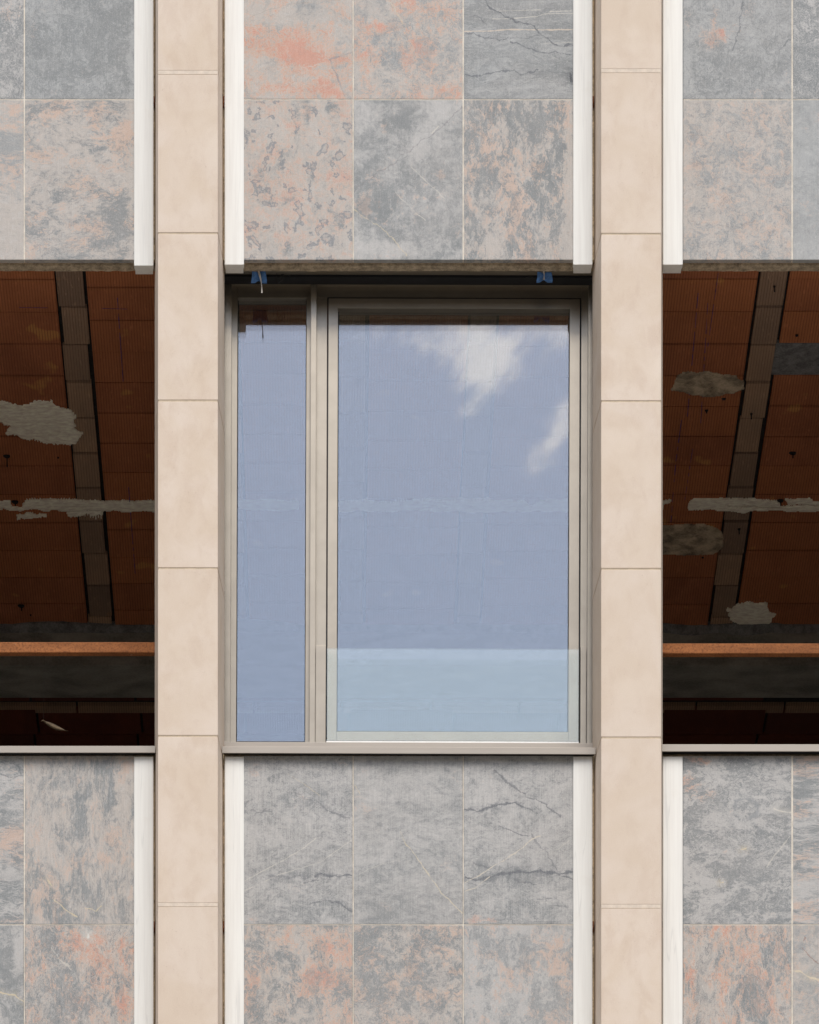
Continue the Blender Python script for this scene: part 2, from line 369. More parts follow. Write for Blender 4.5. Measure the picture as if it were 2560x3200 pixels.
# ------------------------------------------------------------------ ground and carcass
gb = bmesh.new(); addbox(gb, -400, 400, -400, 400, -.2, 0)
tag(mesh('ground', gb, GROUND), kind='structure')
zf = ZCEIL + .30 - 3.35        # top of the floor slab
XL, XR = -8.0, 8.0
for k_ in range(5):   # the terrace across the street, seen by nobody here but shading the low sky
    tag(box('street_terrace', FACADE, None, -70 + k_ * 28.2, -42 + k_ * 28.2, -46, -34, 0, 20 + (k_ * 7) % 3), kind='structure')
ceil = empty('ceiling', (0, 0, ZCEIL), kind='structure')
box('slab', CONC, ceil, XL, XR, .27, 7.2, ZCEIL + .05, ZCEIL + .32)
tag(box('floor', FLOORC, None, XL, XR, .27, 7.2, zf - .3, zf), kind='structure')
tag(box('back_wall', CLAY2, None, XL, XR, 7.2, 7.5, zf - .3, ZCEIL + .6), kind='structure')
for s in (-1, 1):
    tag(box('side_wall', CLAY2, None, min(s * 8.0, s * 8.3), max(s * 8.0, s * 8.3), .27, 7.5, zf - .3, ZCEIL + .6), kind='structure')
tag(box('lower_storeys', CONC, None, XL, XR, .32, 7.2, 0, zf - .31), kind='structure')

# clay block ceiling
JX = [CE(px, 1000)[0] for px in (-210, 232, 700, 1106, 1512, 1955, 2398, 2840, 3290)]
JX = [JX[0] - .62] + JX
JW = .066
DB0, DB1 = 3.48, 3.81
bm = bmesh.new(); lay = bm.loops.layers.float_color.new('tint')
def tbox(bm, lay, tv, *a, **k):
    n = len(bm.faces); addbox(bm, *a, **k); bm.faces.ensure_lookup_table()
    for f in bm.faces[n:]:
        for l in f.loops: l[lay] = (tv, tv, tv, 1)
rowoff = {0: .40, 1: .458, 2: .520, 3: .44, 4: .50, 5: .47, 6: .458, 7: .458, 8: .441, 9: .47}
PIT = .2555
holes = [(2418, 2700, 1070, 1168)]
for i in range(len(JX) - 1):
    xa, xb = JX[i] + JW, JX[i + 1] - JW
    y = rowoff.get(i, .45) - PIT
    while y < DB0 - .02:
        y0, y1 = y + .0055, y + PIT - .0055
        # cement infill where one block is missing
        yy = (y0 + y1) / 2; miss = i == 7 and abs(yy - CE(2480, 1120)[1]) < PIT / 2
        y1 = min(y1, DB0 - .005)
        if not miss and y1 > y0 + .02:
            zz = ZCEIL + random.uniform(-.003, .003)
            tbox(bm, lay, random.random(), xa, xb, max(y0, .265), y1, zz, zz + .048, bev=.0015)
        elif miss: missy = (xa, xb, y0, y1)
        y += PIT
bt = mesh('clay_blocks', bm, CLAY, ceil, (0, 0, ZCEIL))
bm = bmesh.new(); lay = bm.loops.layers.float_color.new('tint')
y = DB1 + .02
for k in range(9):
    x = XL + random.uniform(0, .3); wd = .27 if k else .42
    while x < XR:
        if not (k == 0 and x > X(2150, 4.2)):
            tbox(bm, lay, random.random(), x + .004, x + .50, y + .01, y + wd, ZCEIL + random.uniform(0, .004), ZCEIL + .048, bev=.002)
        x += .508
    y += wd + (.085 if k == 0 else .01)
    if y > 6.8: break
bmesh.ops.delete(bm, geom=[f for f in bm.faces if f.calc_center_median().y > 7.15], context='FACES')
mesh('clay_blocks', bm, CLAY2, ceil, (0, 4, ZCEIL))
box('gap_mortar', SLOT, ceil, XL, XR, .27, 7.2, ZCEIL + .022, ZCEIL + .049)
# joist soffits
for i, x in enumerate(JX[1:-1]):
    bm = bmesh.new(); lay = bm.loops.layers.float_color.new('tint')
    y = {1: .68, 6: .682}.get(i, .6 + random.random() * .1) - .302 * 2
    while y < DB0:
        a, b = max(y + .009, .27), min(y + .302 - .009, DB0 - .004)
        if b > a + .01:
            zz = ZCEIL + .004 + random.uniform(-.003, .003); jx = random.uniform(-.005, .005)
            tbox(bm, lay, random.random() * 1.6, x - .052 + jx - random.uniform(0, .006), x + .052 + jx + random.uniform(-.004, .003), a, b, zz, zz + .03, bev=.0012)
        y += .302
    mesh('joist', bm, JOISTM, ceil, (x, 1.8, ZCEIL))
# the ribbed header joist past the beam
bm = bmesh.new(); lay = bm.loops.layers.float_color.new('tint'); x = XL
while x < XR:
    tbox(bm, lay, random.random(), x, x + .42, 4.305, 4.38, ZCEIL + .002, ZCEIL + .04, bev=.001); x += .43
mesh('header_joist', bm, JOISTM, ceil, (0, 4.34, ZCEIL))
# cement infill in place of one block
bm = bmesh.new(); n = 60
xa, xb, y0, y1 = missy
addbox(bm, xa - .014, xb, y0 - .004, y1 + .004, ZCEIL + .002, ZCEIL + .03, .004)
mesh('cement_infill', bm, PATCHC, ceil, (xa, y0, ZCEIL))
# concrete beam that ends the first bay
zb = Zp(2080, DB0)
bm = bmesh.new(); addbox(bm, XL, XR, DB0, DB1, zb, ZCEIL + .05, .004)
tag(mesh('concrete_beam', bm, CONC, None, (0, DB0, zb)), 'dark grey concrete ceiling beam crossing both unfinished rooms', 'beam')
# ragged mortar where blocks meet the beam
bm = bmesh.new()
xs = [XL + i * .03 for i in range(int(16 / .03))]
pv = None
for x in xs:
    dd = .012 + .045 * max(0, mnoise.noise(Vector((x * 2.2, 3, 1)))) * 2 + .006 * mnoise.noise(Vector((x * 25, 1, 1)))
    zz = .012 + .02 * abs(mnoise.noise(Vector((x * 4, 8, 1))))
    r = [bm.verts.new((x, DB0 - dd, ZCEIL + .01)), bm.verts.new((x, DB0 - dd, ZCEIL - .006)), bm.verts.new((x, DB0 - .002, ZCEIL - zz - .02)), bm.verts.new((x, DB0 + .01, ZCEIL - zz - .02)), bm.verts.new((x, DB0 + .01, ZCEIL + .01))]
    if pv:
        for k in range(5): bm.faces.new((pv[k], pv[(k + 1) % 5], r[(k + 1) % 5], r[k]))
    pv = r
mesh('mortar_fillet', bm, PATCHC, ceil, (0, DB0, ZCEIL))

# plaster dabs and smears on the block ceiling
def inpoly(x, y, P):
    c = False; j = len(P) - 1
    for i in range(len(P)):
        if (P[i][1] > y) != (P[j][1] > y) and x < (P[j][0] - P[i][0]) * (y - P[i][1]) / (P[j][1] - P[i][1]) + P[i][0]: c = not c
        j = i
    return c
def patch(name, m, poly, cell=(.004, .007), rough=1.0, th=.004, label=None, holes=(), teeth=1.0):
    P = [CE(*p) for p in poly]; H = [[CE(*p) for p in h] for h in holes]
    ax, bx = min(p[0] for p in P) - .03, max(p[0] for p in P) + .03
    ay, by = min(p[1] for p in P) - .05, max(p[1] for p in P) + .05
    nx, ny = int((bx - ax) / cell[0]), int((by - ay) / cell[1])
    bm = bmesh.new(); V = {}; cells = set()
    for i in range(nx):
        for j in range(ny):
            x, y = ax + i * cell[0], ay + j * cell[1]
            gx = x + rough * (.012 * mnoise.noise(Vector((x * 30, y * 18, 1))) + .010 * mnoise.noise(Vector((x * 80, y * 40, 5))))
            gy = y + rough * (.030 * mnoise.noise(Vector((x * 22, y * 14, 9))) + .012 * mnoise.noise(Vector((x * 110, y * 30, 2)))) + teeth * .012 * max(0, mnoise.noise(Vector((x * 9, y * 9, 4)))) * math.sin(x / .0118 * 2 * math.pi)
            if inpoly(gx, gy, P) and not any(inpoly(gx, gy, h) for h in H): cells.add((i, j))
    def vert(i, j):
        if (i, j) not in V:
            x, y = ax + i * cell[0], ay + j * cell[1]
            edge = sum(((i - a, j - b) in cells) for a in (0, 1) for b in (0, 1)) < 4
            z = ZCEIL - .0042 - (.0005 if edge else th * (.5 + .8 * mnoise.noise(Vector((x * 14, y * 30, 3))) + .35 * mnoise.noise(Vector((x * 60, y * 90, 7)))))
            V[i, j] = bm.verts.new((x, y, z))
        return V[i, j]
    for (i, j) in cells: bm.faces.new((vert(i, j), vert(i + 1, j), vert(i + 1, j + 1), vert(i, j + 1)))
    ed = [e for e in bm.edges if e.is_boundary]
    r = bmesh.ops.extrude_edge_only(bm, edges=ed)
    for g in r['geom']:
        if isinstance(g, bmesh.types.BMVert): g.co.z = ZCEIL + .004
    if not bm.faces: bm.free(); return
    c = CE(*poly[0]); o = mesh(name, bm, m, ceil, (c[0], c[1], ZCEIL), smooth=True)
    for p_ in o.data.polygons: p_.use_smooth = True
    if label: o['label'] = label
    return o
patch('plaster_patch', PLASTER, [(-60, 1250), (20, 1252), (60, 1262), (110, 1246), (160, 1250), (185, 1268), (215, 1280), (238, 1300), (225, 1330), (255, 1352), (235, 1385), (170, 1385), (100, 1372), (50, 1362), (15, 1352), (30, 1330), (5, 1312), (-60, 1315)], label='large cream plaster patch spread on red clay blocks')
patch('plaster_smear', PLASTER, [(-60, 1566), (30, 1564), (38, 1582), (68, 1584), (78, 1560), (200, 1557), (330, 1566), (480, 1562), (500, 1596), (330, 1592), (200, 1594), (110, 1588), (60, 1592), (-60, 1588)], rough=.6)
patch('plaster_smear', PLASTER, [(50, 1606), (140, 1604), (142, 1613), (52, 1618)], rough=1.0)
patch('plaster_smear', PLASTER, [(205, 1592), (325, 1592), (318, 1608), (205, 1610)], rough=1.2, teeth=2)
patch('plaster_smear', PLASTER, [(740, 1560), (840, 1556), (930, 1562), (935, 1588), (840, 1592), (745, 1585)], rough=.7)
patch('plaster_smear', PLASTER, [(1050, 1570), (1130, 1560), (1225, 1566), (1250, 1560), (1400, 1556), (1640, 1560), (1655, 1572), (1690, 1558), (1780, 1556), (1780, 1594), (1640, 1594), (1400, 1596), (1240, 1592), (1060, 1594)], rough=.7)
patch('plaster_smear', PLASTER, [(2150, 1572), (2168, 1556), (2260, 1556), (2420, 1560), (2436, 1568), (2440, 1582), (2260, 1577), (2290, 1582), (2440, 1584), (2460, 1578), (2620, 1577), (2640, 1592), (2480, 1594), (2360, 1590), (2320, 1600), (2270, 1592), (2150, 1588)], rough=.45, teeth=.5)
patch('plaster_smear', PLASTER, [(2452, 1558), (2530, 1556), (2540, 1566), (2640, 1558), (2640, 1574), (2460, 1572)], rough=.5, teeth=.4)
patch('plaster_smear', PLASTER, [(2070, 1562), (2098, 1560), (2092, 1568), (2074, 1574), (2072, 1590), (2060, 1592)], rough=.6)
patch('render_patch', CLAYGREY, [(2098, 1216), (2118, 1170), (2150, 1156), (2222, 1160), (2260, 1168), (2300, 1172), (2322, 1194), (2322, 1210), (2290, 1226), (2230, 1238), (2170, 1232), (2130, 1222)], rough=.5, teeth=0, label='grey brown render patch of wavy outline')
patch('render_patch', CLAYGREY, [(2040, 1644), (2100, 1640), (2200, 1638), (2240, 1650), (2260, 1670), (2258, 1706), (2230, 1728), (2140, 1732), (2040, 1726)], rough=.35, teeth=0, label='dark grey rounded render patch smeared with a trowel')
patch('plaster_patch', PLASTER, [(2272, 1902), (2300, 1888), (2345, 1878), (2392, 1888), (2408, 1908), (2422, 1920), (2402, 1945), (2350, 1958), (2310, 1948), (2280, 1930)], rough=.9, label='round cream plaster dab near the concrete beam')
def chalk(pts, wd=2.2):
    P = [Vector((*CE(*p), 0)) for p in pts]; bm = bmesh.new()
    for a, b in zip(P, P[1:]):
        n = (b - a).cross(Vector((0, 0, 1))).normalized() * wd * S / 2
        seg = max(2, int((b - a).length / .03))
        for k in range(seg):
            if random.random() < .22: continue
            p0, p1 = a.lerp(b, k / seg), a.lerp(b, (k + .95) / seg); w_ = random.uniform(.5, 1.2)
            q = [bm.verts.new((v.x, v.y, zz)) for zz in (ZCEIL - .0045, ZCEIL - .0035) for v in (p0 - n * w_, p0 + n * w_, p1 + n * w_, p1 - n * w_)]
            for f in ((0, 1, 2, 3), (4, 5, 6, 7), (0, 1, 5, 4), (1, 2, 6, 5), (2, 3, 7, 6), (3, 0, 4, 7)): bm.faces.new([q[i] for i in f])
    mesh('chalk_line', bm, CHALK, ceil, (P[0].x, P[0].y, ZCEIL))
chalk([(367, 928), (385, 1190)]); chalk([(402, 1520), (424, 1810)]); chalk([(320, 961), (400, 963)], 1.2)
chalk([(2182, 913), (2148, 1300)]); chalk([(2212, 944), (2190, 1320)], 1.8); chalk([(2245, 850), (2212, 1080)], 1.6)
chalk([(2130, 1310), (2112, 1440), (2096, 1640)], 2.4); chalk([(2165, 1400), (2140, 1560)], 1.4); chalk([(60, 958), (150, 959)], 1.2)
def anchor(px, py, r, tail):
    x, y = CE(px, py); bm = bmesh.new()
    bmesh.ops.create_cone(bm, cap_ends=True, segments=14, radius1=r * .7, radius2=r, depth=.006)
    for v in bm.verts:
        f = 1 + .25 * mnoise.noise(v.co * 90); v.co.x *= f * 1.2; v.co.y *= f; v.co += Vector((x, y, ZCEIL - .004))
    if tail: tube(bm, [(x, y, ZCEIL - .004), (x + .001, y, ZCEIL - .05 * tail)], .003, 6)
    mesh('wall_anchor', bm, HOLE, ceil, (x, y, ZCEIL))
for a in ((22, 1424, .014, 1), (182, 1428, .004, 0), (48, 1567, .014, .4), (67, 1892, .014, .5), (2262, 1244, .009, 0), (2208, 1281, .007, .3), (2478, 1414, .015, .5), (2440, 1563, .013, .5), (2420, 893, .005, .5), (2348, 1292, .005, .5), (2310, 1652, .006, .5), (96, 1920, .004, 0), (2196, 1740, .005, 0), (2490, 1046, .006, 0)): anchor(*a)

# ------------------------------------------------------------------ stone piers
def pier(name, x0, x1, joints, thick, label):
    root = empty(name, ((X(x0) + X(x1)) / 2, 0, 0), label, 'stone pier', 'pale limestone piers between the bays')
    def prof(e): # splayed plan
        a, b = X(x0) + e, X(x1) - e
        return [(a, e), (b, e), (b + .021, .24), (b + .021, .31), (a - .021, .31), (a - .021, .24)]
    def prism(nm, m, e, za, zb_, bev):
        bm = bmesh.new(); P = prof(e)
        lo = [bm.verts.new((x, y, za)) for x, y in P]; hi = [bm.verts.new((x, y, zb_)) for x, y in P]
        bm.faces.new(lo[::-1]); bm.faces.new(hi)
        for i in range(6): bm.faces.new((lo[i], lo[(i + 1) % 6], hi[(i + 1) % 6], hi[i]))
        if bev: bmesh.ops.bevel(bm, geom=[e_ for e_ in bm.edges], offset=bev, segments=2, profile=.6, affect='EDGES')
        return mesh(nm, bm, m, root, ((X(x0) + X(x1)) / 2, 0, (za + zb_) / 2))
    prism('mortar_core', JOINT, .0017, 0.0, Zp(-420), 0)
    js = sorted(joints)
    for k, (a, b) in enumerate(zip(js, js[1:])):
        ga = 7 if a in thick else 2.8; gb_ = 6.2 if b in thick else 2.8
        prism('stone_block', STONE, 0, Zp(b - gb_), Zp(a + ga), .0016)
    for j in thick: prism('bed_joint', JOINT_PALE, .0006, Zp(j + 5.4), Zp(j - 6.0), 0)
    return root
pier('stone_pier', 494, 681, [-310, 226, 729, 1252, 1776, 2300, 2827, 3350, 3873], (226, 2827), 'pale limestone pier left of the glazed window')
pier('stone_pier', 1879, 2066, [-314, 221, 731, 1254, 1778, 2305, 2832, 3355, 3878], (221, 2832), 'pale limestone pier right of the glazed window')

# ------------------------------------------------------------------ spandrel panels with marble slabs
DT, DBAR, DM = .175, .165, .197
def spandrel(cols, bars, ends, ytop, ymid, ybot, ybar, label, mats, barm, group):
    root = empty('spandrel_panel', (X((cols[0][0] + cols[-1][1]) / 2, DT), DT, Zp(ybot, DT)), label, 'wall panel', group)
    xa, xb = ends
    box('mortar_bed', MORTAR_DARK, root, X(xa, .199), X(xb, .199), .199, .2195, Zp(ybot, DT) + .012, Zp(ytop - 4, .199))
    ZB = Zp(ybot, DT)
    bm = bmesh.new(); addbox(bm, X(xa, .22), X(xb, .22), .22, .263, ZB, Zp(ytop - 4, .22), .003)
    bmesh.ops.subdivide_edges(bm, edges=[e for e in bm.edges if abs(e.verts[0].co.x - e.verts[1].co.x) > .5], cuts=90)
    for v_ in bm.verts:
        if v_.co.z < ZB + .01: v_.co += Vector((0, .004, .003)) * mnoise.noise(v_.co * 13) + Vector((0, 0, .003)) * mnoise.noise(v_.co * 60)
    mesh('backing_slab', bm, CONC_EDGE, root, (X(xa, .22), .22, ZB))
    pbox('grout', GROUT, root, cols[0][0] + 1, cols[-1][1] - 1, ytop + 1, ybot - 1, DT + .0012, .1985)
    for ci, (a, b) in enumerate(cols):
        for ri, (c, d) in enumerate(((ytop, ymid - 1.2), (ymid + 1.2, ybot))):
            bm = bmesh.new(); paddbox(bm, a, b, c, d, DT, .1988)
            ed = [e for e in bm.edges if abs(e.verts[0].co.y - DT) < 1e-5 and abs(e.verts[1].co.y - DT) < 1e-5]
            bmesh.ops.bevel(bm, geom=ed, offset=.0012, segments=2, affect='EDGES')
            o = mesh('marble_slab', bm, mats[ci][ri] or FALL, root, (X((a + b) / 2, DT), DT, Zp((c + d) / 2, DT)))
            if mats[ci][ri]: o['label'] = mats[ci][ri].name.replace('marble_', '').replace('_', ' ') + ' marble slab'
    for (a, b) in bars:
        bm = bmesh.new(); paddbox(bm, a, b, ytop + 2, ybar, DBAR, DBAR + .033, .0012)
        addbox(bm, X(a, DBAR) + .0013, X(b, DBAR) - .0013, DBAR + .0335, DBAR + .068, Zp(ybar, DBAR) + .001, Zp(ytop + 4, DBAR), .001)
        # shallow lips along both long edges
        paddbox(bm, a - 1.6, a + 1.5, ytop + 2, ybar - 1, DBAR + .004, DBAR + .03)
        paddbox(bm, b - 1.5, b + 1.6, ytop + 2, ybar - 1, DBAR + .004, DBAR + .03)
        mesh('trim_bar', bm, barm, root, (X((a + b) / 2, DBAR), DBAR, Zp((ytop + ybar) / 2, DBAR)))
    for (xx, yy) in ((xa + 3, ymid + 3), (xb - 4, ymid + 3)):
        bm = bmesh.new(); paddbox(bm, xx - 3, xx + 3.5, yy - 14, yy + 16, .182, .198, .001); paddbox(bm, xx - 2, xx + 4, yy + 2, yy + 7, .174, .19, .001)
        mesh('bracket', bm, RUST, root, (X(xx, .18), .18, Zp(yy, .18)))
    return root
cL = [(-611, -269), (-266, 75), (78, 420)]; cM = [(762, 1102.5), (1105.5, 1446.5), (1449.5, 1791)]; cR = [(2135, 2474), (2478, 2817), (2820, 3162)]
bL = [(-671, -614), (421, 478)]; bM = [(704, 761), (1793, 1850)]; bR = [(2073, 2132), (3164, 3221)]
eL, eM, eR = (-677, 484), (697, 1857), (2070, 3228)
yT = (-217, 311, 812, 827); yB = (2362, 2889.5, 3391, 3406)
def bxs(cols, Y): return [[(a, Y[0], b, Y[1]) for a, b in cols], [(a, Y[1], b, Y[2]) for a, b in cols]]
tL, bL_ = bxs(cL, yT), bxs(cL, yB); tM, bM_ = bxs(cM, yT), bxs(cM, yB); tR, bR_ = bxs(cR, yT), bxs(cR, yB)
FALL = marble('marble_grey_plain', (0, 0, 344, 500), db=.5, seed=1)
TL = [[None, None],
      [marble('marble_dark_fleck', tL[0][1], dark='dark', db=.52, dg=5, sc=20, lines=.7, lsc=16, pb=-1, seed=2, pinks=[(20, 20, 50, 40, 1.2)], darks=[(30, 130, 120, 120, .35), (40, 10, 60, 40, -.5)]),
       marble('marble_soft_grey', tL[1][1], light='beige', dark='mid', db=.35, dg=3, sc=6, st=(.6, 1), pb=-.5, seed=3, lines=.15, darks=[(30, 480, 90, 90, .5), (40, 740, 90, 110, -.5)], pinks=[(30, 350, 60, 60, .6)])],
      [marble('marble_slate', tL[0][2], light='grey', dark='dark', db=.62, dg=2.8, sc=14, lines=.22, lsc=22, pb=-1.0, pamt=.5, seed=4, darks=[(300, 130, 160, 120, .22), (170, 20, 90, 40, -.3), (412, 200, 12, 150, -.9)], pinks=[(110, 120, 40, 60, .9), (170, 285, 40, 20, .9)]),
       marble('marble_clouded_peach', tL[1][2], light='beige', dark='dark', db=.28, dg=4.2, sc=9, rot=18, st=(.75, 1.15), warp=.09, pb=-.35, pg=3.4, psc=8, seed=5, lines=.28, lsc=8, pamt=.75,
              darks=[(380, 700, 60, 110, .45), (130, 720, 50, 60, .4), (300, 400, 60, 90, .15), (409, 480, 14, 300, -.8), (200, 530, 80, 60, -.4)], pinks=[(385, 415, 26, 34, 2.2), (300, 380, 30, 40, .9), (180, 350, 50, 40, .7), (110, 490, 40, 30, .8), (300, 700, 30, 40, .8)])]]
TM = [[marble('marble_salmon', tM[0][0], light='beige', dark='mid', db=.05, dg=3, sc=8, pb=.15, pg=3, psc=6, pink='pink', pamt=.85, seed=6, lines=.2, lsc=8,
              pinks=[(930, 175, 90, 32, 1.5), (860, 130, 80, 30, .9), (1070, 185, 40, 40, 1.2), (850, 270, 60, 30, 1.0), (1020, 285, 50, 30, 1.2), (800, 100, 26, 60, .7), (930, 50, 90, 30, -1.0), (1025, 90, 50, 30, .6)], darks=[(900, 100, 60, 20, .5), (960, 20, 60, 14, .5), (1075, 130, 40, 20, .35)],
              veins=[([(765, 60), (830, 35), (900, 15), (990, 4)], 1.2, (176, 162, 150), .6, 1), ([(1102, 165), (1030, 188), (1050, 230), (1078, 300)], 2.0, (150, 148, 150), .7, 1.4), ([(950, 212), (1000, 200)], 1.2, WH, .6, 1)]),
       marble('marble_ringed_pink', tM[1][0], light='beige', dark='dark', db=-.05, dg=3, sc=7, pb=.1, pg=2.6, psc=9, pink='pink', pamt=.55, seed=7, lines=.2, blotch=.82, warp=.07,
              darks=[(965, 350, 18, 42, .9), (1035, 335, 22, 14, .9), (830, 395, 16, 12, .8), (925, 385, 12, 40, .5), (870, 470, 20, 12, .7), (1065, 445, 16, 14, .9), (1035, 450, 10, 22, .8), (845, 630, 18, 14, .9), (905, 620, 22, 14, .9), (1055, 700, 20, 34, 1.0), (1025, 650, 14, 14, .8), (810, 545, 12, 24, .8), (980, 550, 8, 24, .8), (895, 765, 10, 18, .8), (915, 690, 20, 10, .7), (840, 482, 12, 9, .9), (770, 420, 10, 14, .8)], pinks=[(880, 560, 120, 60, .35), (1080, 560, 30, 60, .4)])],
      [marble('marble_orange_mottle', tM[0][1], light='beige', dark='mid', db=.28, dg=4, sc=13, pb=.05, pg=3.4, psc=9, pink='pink', pamt=.85, seed=8, lines=.3, lsc=12,
              pinks=[(1180, 80, 60, 18, 1.3), (1330, 60, 80, 60, .5), (1300, 220, 90, 60, .35), (1380, 290, 60, 30, .7), (1280, 160, 40, 40, .7), (1140, 180, 40, 30, .6)], darks=[(1170, 140, 30, 24, .8), (1240, 190, 50, 30, .6), (1240, 80, 30, 30, .4), (1420, 110, 30, 90, .4), (1330, 165, 60, 30, .35)], veins=[([(1215, 0), (1262, 75)], 1.4, YW, .6, 1)]),
       marble('marble_smooth_grey', tM[1][1], light='light', dark='dark', db=.52, dg=2.3, sc=5.5, warp=.05, pb=-.75, pamt=.6, seed=9, lines=.10, lsc=6, scratch=.06,
              darks=[(1160, 470, 60, 80, .25), (1180, 640, 60, 80, .35), (1290, 600, 90, 60, .3), (1260, 380, 40, 40, .3), (1390, 700, 60, 60, .25), (1400, 370, 90, 50, -.3), (1180, 340, 60, 30, -.35), (1300, 480, 60, 30, -.35), (1240, 780, 130, 24, -.45)], pinks=[(1145, 650, 14, 26, 1.6), (1205, 390, 26, 40, 1.2), (1365, 545, 16, 16, 1.4)],
              veins=[([(1108, 655), (1180, 705), (1230, 745), (1270, 800)], 1.5, YW, .75, 1.5), ([(1235, 600), (1300, 665), (1330, 690)], 1.3, WH, .7, .8), ([(1285, 520), (1390, 620)], 1.6, WH, .6, .8), ([(1444, 335), (1360, 410), (1240, 500), (1110, 590)], 1.8, (128, 124, 126), .5, 2.2), ([(1350, 415), (1372, 392)], 2.4, WH, .7, .6)])],
      [marble('marble_slate_veined', tM[0][2], light='grey', dark='dark', db=.62, dg=1.9, sc=9, rot=10, st=(.6, 1.3), pb=-1.6, pamt=.3, seed=10, lines=.35, lsc=7, lift=0,
              darks=[(1786, 240, 9, 14, 2.0), (1740, 60, 60, 30, .15), (1560, 290, 110, 30, -.3)], pinks=[(1465, 160, 14, 40, 1.0)],
              veins=[([(1783, 232), (1785, 250)], 7, (58, 62, 68), 1, .5), ([(1451, 99), (1540, 97), (1590, 93), (1700, 94), (1790, 93)], 2.3, (222, 204, 184), .95, .25), ([(1540, 60), (1600, 58), (1680, 52), (1700, 44), (1790, 42)], 1.4, WH, .8, .3), ([(1560, 35), (1690, 31)], 1.2, WH, .7, .3), ([(1720, 37), (1785, 34)], 2.2, WH, .8, .3), ([(1700, 136), (1790, 133)], 1.2, WH, .6, .3),
                     ([(1515, 0), (1540, 32), (1610, 62), (1655, 75), (1690, 105), (1725, 135), (1760, 142), (1790, 142)], 1.8, DK, .9, 2), ([(1595, 132), (1640, 146), (1690, 166), (1740, 162), (1780, 176)], 1.7, DK, .85, 1.6), ([(1455, 105), (1510, 114), (1560, 128), (1595, 112)], 1.7, DK, .8, 2.5), ([(1455, 232), (1480, 240), (1550, 226), (1600, 222), (1630, 234), (1680, 220)], 1.7, DK, .8, 2), ([(1452, 45), (1500, 52), (1530, 85)], 1.3, DK, .6, 2.5), ([(1600, 118), (1650, 120), (1690, 108)], 1.4, DK, .6, 1.5), ([(1690, 222), (1790, 228)], 1.1, DK, .5, 2), ([(1495, 150), (1495, 250)], 1.6, (196, 196, 194), .4, .8)]),
       marble('marble_camouflage', tM[1][2], light='beige', dark='dark', db=.40, dg=5.6, sc=8, rot=-28, st=(1.3, .75), warp=.08, pb=-.3, pg=3.2, psc=8, pamt=.7, seed=11, lines=.2, lsc=9,
              darks=[(1480, 450, 26, 60, .6), (1740, 560, 36, 180, .55), (1700, 350, 50, 30, .6), (1520, 540, 20, 40, .6), (1480, 600, 30, 30, .5), (1640, 600, 50, 40, .4), (1540, 660, 22, 14, .9), (1660, 670, 60, 20, .4), (1600, 730, 30, 40, .4), (1784, 600, 14, 260, -1.6), (1540, 770, 60, 30, -.5), (1740, 790, 30, 30, -.8), (1600, 480, 60, 60, -.2)], pinks=[(1530, 420, 40, 60, .4), (1590, 660, 40, 50, .6), (1480, 540, 20, 40, .7), (1650, 520, 30, 30, .5), (1770, 380, 20, 60, .4)])]]
TR = [[marble('marble_fissured_grey', tR[0][0], light='grey', dark='dark', db=.48, dg=2.8, sc=15, warp=.08, pb=-.9, seed=12, lines=.35, lsc=13, pamt=.7, pink='pink',
              pinks=[(2262, 110, 10, 16, 2.4), (2238, 60, 10, 50, 1.2), (2215, 130, 40, 40, 1.0), (2150, 50, 20, 40, .6), (2290, 110, 50, 40, .9)], darks=[(2300, 100, 60, 40, -.5), (2220, 190, 60, 20, .3), (2330, 210, 130, 60, .22), (2142, 200, 12, 120, -.6)],
              veins=[([(2325, 0), (2312, 60), (2310, 100), (2296, 135), (2290, 160)], 1.8, DK, .6, 2), ([(2262, 108), (2296, 130)], 1.2, DK, .5, 1.5), ([(2470, 120), (2435, 155)], 1.4, DK, .6, 2), ([(2290, 78), (2350, 76)], 1, DK, .4, 1.5)]),
       marble('marble_fine_peach', tR[1][0], light='beige', dark='mid', db=.32, dg=4.2, sc=12, warp=.10, pb=-.2, pg=2.8, psc=10, pamt=.6, seed=13, lines=.4, lsc=14,
              darks=[(2168, 440, 18, 50, .6), (2240, 560, 40, 26, .6), (2370, 490, 70, 24, .4), (2420, 560, 60, 22, .6), (2300, 480, 50, 20, .3), (2140, 560, 20, 160, -.6), (2330, 400, 60, 30, -.1), (2400, 370, 40, 30, .3), (2190, 740, 60, 40, .3)], pinks=[(2185, 520, 16, 12, 1.4), (2400, 720, 60, 30, .7), (2240, 620, 60, 40, .3)],
              veins=[([(2220, 415), (2290, 408), (2360, 416), (2430, 414)], 1.3, (150, 142, 144), .6, 1.6), ([(2150, 690), (2240, 700), (2300, 712), (2370, 690)], 1.2, (160, 146, 136), .6, 2)])],
      [marble('marble_dark_swirl', tR[0][1], light='light', dark='dark', db=.78, dg=5, sc=22, warp=.16, pb=-1.3, seed=14, lines=.8, lsc=15, darks=[(2520, 200, 80, 60, .4), (2540, 20, 30, 30, -.5)], pamt=.5),
       marble('marble_lilac_grey', tR[1][1], light='grey', dark='mid', db=.35, dg=2.2, sc=8, warp=.07, pb=-.8, seed=15, lines=.15, pamt=.4, darks=[(2520, 770, 90, 30, -.4)], pinks=[(2530, 400, 60, 40, .8)])],
      [None, None]]
